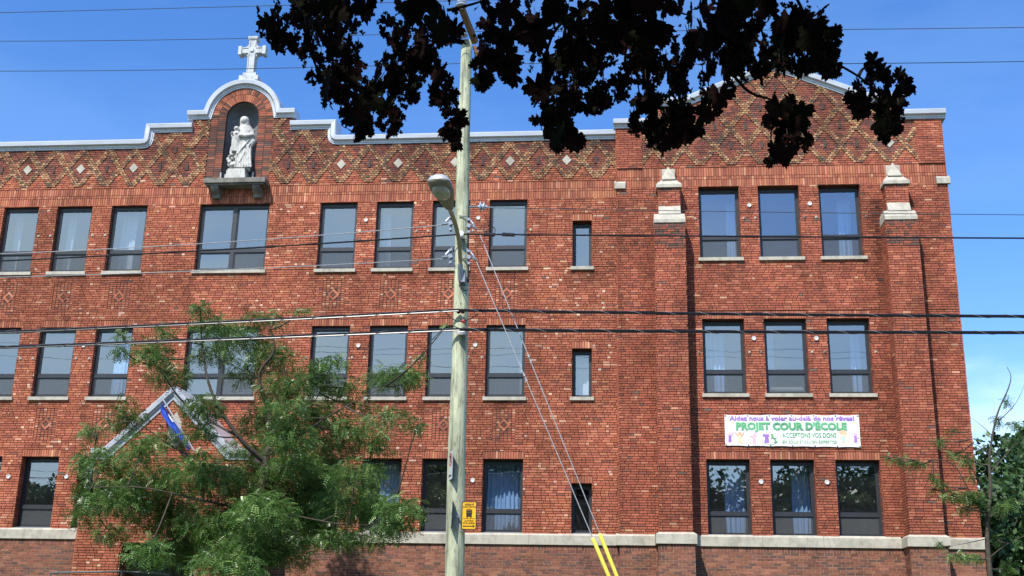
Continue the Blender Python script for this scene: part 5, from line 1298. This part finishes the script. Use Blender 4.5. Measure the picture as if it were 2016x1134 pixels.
MASS = [(540, 26, 38), (526, 50, 16), (575, 25, 50), (600, 60, 50), (640, 80, 46), (665, 110, 38), (690, 75, 32), (560, 68, 28), (690, 3, 34), (722, 8, 24), (640, 20, 40), (610, 10, 40), (655, 45, 40),
        (640, 150, 28), (680, 140, 38), (700, 165, 28), (660, 185, 24), (690, 215, 32), (720, 210, 38), (750, 160, 36), (745, 192, 28), (770, 220, 28), (720, 245, 24), (770, 245, 22), (700, 258, 16),
        (790, 30, 48), (820, 60, 48), (850, 30, 48), (868, 70, 36), (800, 80, 36), (840, 95, 36), (780, 110, 26), (820, 120, 32), (760, 138, 24), (800, 168, 22), (808, 183, 18), (785, 150, 22), (872, 26, 18), (770, 50, 30),
        (870, 165, 26), (873, 190, 22), (888, 204, 18), (906, 232, 18), (892, 258, 15), (902, 280, 9), (955, 62, 20), (970, 30, 32), (975, 90, 32), (990, 60, 38), (948, 112, 20), (962, 140, 20), (946, 165, 10), (1000, 120, 26), (1008, 148, 16), (1020, 30, 46),
        (1060, 30, 56), (1080, 80, 46), (1100, 50, 56), (1110, 110, 36), (1130, 60, 48), (1130, 140, 32), (1150, 100, 46), (1170, 150, 28), (1190, 60, 56), (1210, 100, 38), (1175, 190, 15), (1165, 212, 11), (1190, 203, 9), (1230, 30, 56), (1225, 158, 22), (1208, 183, 15),
        (1065, 180, 20), (1090, 195, 23), (1110, 180, 23), (1120, 215, 23), (1070, 225, 18), (1110, 250, 20), (1078, 255, 13), (1095, 280, 12), (1135, 278, 12), (1120, 265, 14),
        (1280, 40, 56), (1260, 120, 36), (1290, 90, 42), (1330, 110, 42), (1310, 150, 42), (1270, 180, 32), (1340, 170, 28), (1270, 220, 32), (1310, 215, 32), (1350, 215, 36), (1290, 258, 22), (1330, 258, 22), (1310, 283, 10), (1360, 250, 16), (1250, 250, 9),
        (1370, 40, 56), (1400, 80, 56), (1430, 40, 56), (1420, 120, 42), (1370, 100, 38), (1402, 196, 24), (1394, 224, 12), (1450, 100, 42), (1460, 60, 48), (1480, 20, 56), (1500, 90, 46), (1520, 50, 56), (1530, 120, 36), (1560, 80, 46), (1578, 124, 20), (1590, 50, 42), (1610, 90, 36), (1618, 120, 20), (1635, 140, 14), (1500, 128, 14),
        (1612, 75, 22), (1635, 100, 16), (1600, 18, 26), (1638, 62, 12), (1700, 172, 22), (1680, 188, 16), (1722, 126, 14), (1738, 152, 17), (1775, 155, 17), (1788, 172, 8), (1745, 207, 26), (1752, 240, 20), (1692, 212, 9), (1738, 266, 7),
        (1526, 225, 24), (1570, 240, 30), (1547, 262, 20), (1575, 268, 18), (1556, 202, 11), (1530, 290, 11), (1547, 308, 9), (1521, 308, 7)]
mroot = tag(empty('maple_tree', (5.4, -1.0, .0)), 'purple leaved maple whose dark branches hang into the top of the picture', 'tree')
V = []; Cc = []; tw = MB(); tw.use(BARKDARK)
MPAL = [(.018, .009, .009), (.010, .008, .006), (.026, .010, .010), (.012, .014, .007)]
def add_leaves(pos, dirs, rolls, scale):
    global V, Cc
    V.append(scatter_template(MT, pos, dirs, rolls, scale)); Cc.append(leaf_cols(len(pos), MPAL, MT.shape[0]))
for px, py, r in MASS:
    Y = rng.uniform(3.9, 5.6); s = pxr(Y)
    n = max(2, int(1.2+(r/17)**2*(.46 if py < 90 else .23))); solid = py < 100
    if solid: n = int(n*1.45)
    a = rng.uniform(0, 2*math.pi, n); rad = r*np.sqrt(rng.uniform(0, 1, n))*(.86 if solid else .66)
    P = np.array([np.array(at(px+q*math.cos(t), py+q*math.sin(t)*.95, Y+rng.uniform(-.25, .25))) for q, t in zip(rad, a)])
    d = unit(rng.normal(scale=.42, size=(n, 3))+np.array([0, 0, -.95])); sc = np.clip(rng.normal(.084, .026, n), .035, .135)*min(1, .62+r/70)
    P = P-d*sc[:, None]*.5
    add_leaves(P, d, rng.uniform(-2.2, 2.2, n), sc)
    # tattered bits and keys round the edge of the clump
    m_ = int(r*.55) if r < 30 else int(r*.25); a = rng.uniform(0, 2*math.pi, m_); rad = r*rng.uniform(.35, 1.15, m_)
    if m_:
        P = np.array([np.array(at(px+q*math.cos(t), py+q*math.sin(t)*1.05, Y+rng.uniform(-.2, .2))) for q, t in zip(rad, a)])
        d = unit(rng.normal(scale=.5, size=(m_, 3))+np.array([0, 0, -1.0])); add_leaves(P, d, rng.uniform(-3, 3, m_), rng.uniform(.012, .034, m_))
for px, py, r in MASS:
    if py < 55: continue
    for k in range(2+int(r > 16)+int(r > 24)+int(r > 32)):                    # thin hanging strands of small leaves and keys below the clumps
        Y = rng.uniform(3.9, 5.4); x0, y0, ln = px+r*rng.uniform(-1.0, 1.0), py+r*rng.uniform(-.4, .6), r*rng.uniform(.5, 1.1)
        n = int(ln/3.2)+3; t = np.linspace(0, 1, n)
        P = np.array([np.array(at(x0+4*math.sin(q*5+k)+rng.uniform(-3.5, 3.5), y0+ln*q, Y)) for q in t])
        add_leaves(P, unit(rng.normal(scale=.45, size=(n, 3))+np.array([0, 0, -1.0])), rng.uniform(-3, 3, n), rng.uniform(.014, .036, n)*(1.25-.6*t))
        tw.tube([at(x0, y0-r*.3, Y), at(x0+2, y0+ln*.5, Y), at(x0+1, y0+ln, Y)], [.0022, .0018, .0012], 4)
TW = [[(1470, -30), (1500, 12), (1560, 58), (1620, 108), (1690, 150), (1722, 178), (1748, 210), (1752, 268)], [(1430, 130), (1465, 172), (1490, 188), (1515, 195), (1530, 210), (1518, 260), (1520, 305)], [(600, 20), (612, 90), (622, 130), (640, 150), (660, 170)], [(560, -30), (600, 30), (620, 40)],
      [(610, 105), (640, 135), (690, 165), (745, 200)], [(690, 165), (712, 205), (704, 235)], [(838, 120), (848, 145), (862, 160), (880, 185), (905, 225), (900, 280)], [(1110, 40), (1085, 75), (1068, 140), (1072, 160), (1090, 190)], [(1240, 60), (1250, 110), (1255, 160), (1260, 190)], [(1232, 70), (1280, 95), (1330, 130)], [(1255, 150), (1290, 185), (1312, 200)],
      [(965, 60), (1010, 62), (1040, 40)], [(1560, -20), (1590, 40), (1605, 80)], [(1400, 90), (1392, 130), (1395, 170)], [(1290, -20), (1330, 20), (1360, 30)], [(1690, 150), (1700, 135), (1722, 128)], [(1700, 160), (1750, 150), (1775, 155)], [(880, 20), (940, 5), (1000, -20)], [(1060, 120), (1110, 100), (1150, 92)], [(745, 205), (770, 225), (780, 255)]]
for t in TW:
    Y = rng.uniform(4.3, 5.1); pts = spline([at(x, y, Y+.02*i) for i, (x, y) in enumerate(t)], 4); n = len(pts)
    tw.tube(pts, [.0085-.006*i/(n-1) for i in range(n)], 5)
# the crown above and behind, out of the picture, which keeps this foliage in shade
nC = 5200
u = unit(rng.normal(size=(nC, 3)))*(rng.uniform(0, 1, (nC, 1))**.36); pos = np.array([.4, 2.0, 7.0])+u*np.array([6.2, 4.6, 3.4])
keep = []
for i, p in enumerate(pos):
    q = project(p)
    ok = p[2] > 3.6 and (q is None or q[1] < -230 or q[0] < -420 or q[0] > 2440)
    if ok and p[1] > 0: ok = p[2] > 1.6+p[1]*.66
    keep.append(ok)
pos = pos[np.array(keep)]; nC = len(pos)
add_leaves(pos, unit(rng.normal(scale=.6, size=(nC, 3))+np.array([0, 0, -.6])), rng.uniform(-2, 2, nC), rng.uniform(.16, .30, nC))
ctr = Vector((.6, 3.6, 4.9))
trunk = MB(); trunk.use(BARK)
trunk.tube(spline([Vector((5.4, -1.0, .0)), Vector((5.37, -1.0, 1.2)), Vector((5.4, -1.0, 2.6)), Vector((5.2, -.9, 4.2)), Vector((4.4, -.2, 6.0)), Vector((3.4, .6, 8.6))], 5), [.25-.2*i/25 for i in range(26)], 12)
trunk.build('trunk', mroot, smooth=True)
for e in ((-3.2, 4.0, 5.2), (-1.0, 4.6, 5.0), (.9, 4.9, 5.0), (2.3, 4.9, 5.1), (-3.8, 1.0, 6.4), (.2, -1.2, 7.5), (4.8, 4.0, 5.6)):
    e = Vector(e); b = Vector((5.2, -.9, 4.2)); pts = spline([b, (b+e)/2+Vector((0, 0, .7)), e], 6); n = len(pts); tw.tube(pts, [.075-.062*i/(n-1) for i in range(n)], 7)
for t in TW[:12]:
    p = at(*t[0], 4.7); e = min((Vector(q) for q in ((-3.2, 4.0, 5.2), (-1.0, 4.6, 5.0), (.9, 4.9, 5.0), (2.3, 4.9, 5.1))), key=lambda q: (q-p).length)
    if t[0][1] < 25: tw.tube(spline([e, (e+p)/2+Vector((0, 0, .05)), p], 4), [.013, .012, .012, .011, .011, .010, .010, .009, .009], 5)
tw.build('branches', mroot, smooth=True)
np_mesh('crown', np.concatenate(V), 3, np.concatenate(Cc), MAPLE, mroot)
# trees across the street, seen only as dark reflections in the ground floor panes
for x, h in ((-46, 15), (-38, 13.0), (-30, 15.2), (-21, 16.5), (-13, 17), (-6.5, 16), (.5, 15.5), (6.8, 13.1), (10.6, 13.0), (15.5, 17), (22, 16)):
    broadleaf('broadleaf_tree', (x+3.4, -17, 0), (x+3.4, -17, h*.46), (4.6, 3.0, h*.42), 60, 120, 'dense green tree on the far side of the street, reflected in the ground floor glass', size=.45, trunk_r=.25, group='trees across the street seen in the window reflections')
    broadleaf('broadleaf_tree', (x, -11, 0), (x+rng.uniform(-.5, .5), -11, h*.54), (4.8, 3.0, h*.40), 80, 210, 'dense green tree on the far side of the street, reflected in the ground floor glass', size=.34, trunk_r=.25, group='trees across the street seen in the window reflections')
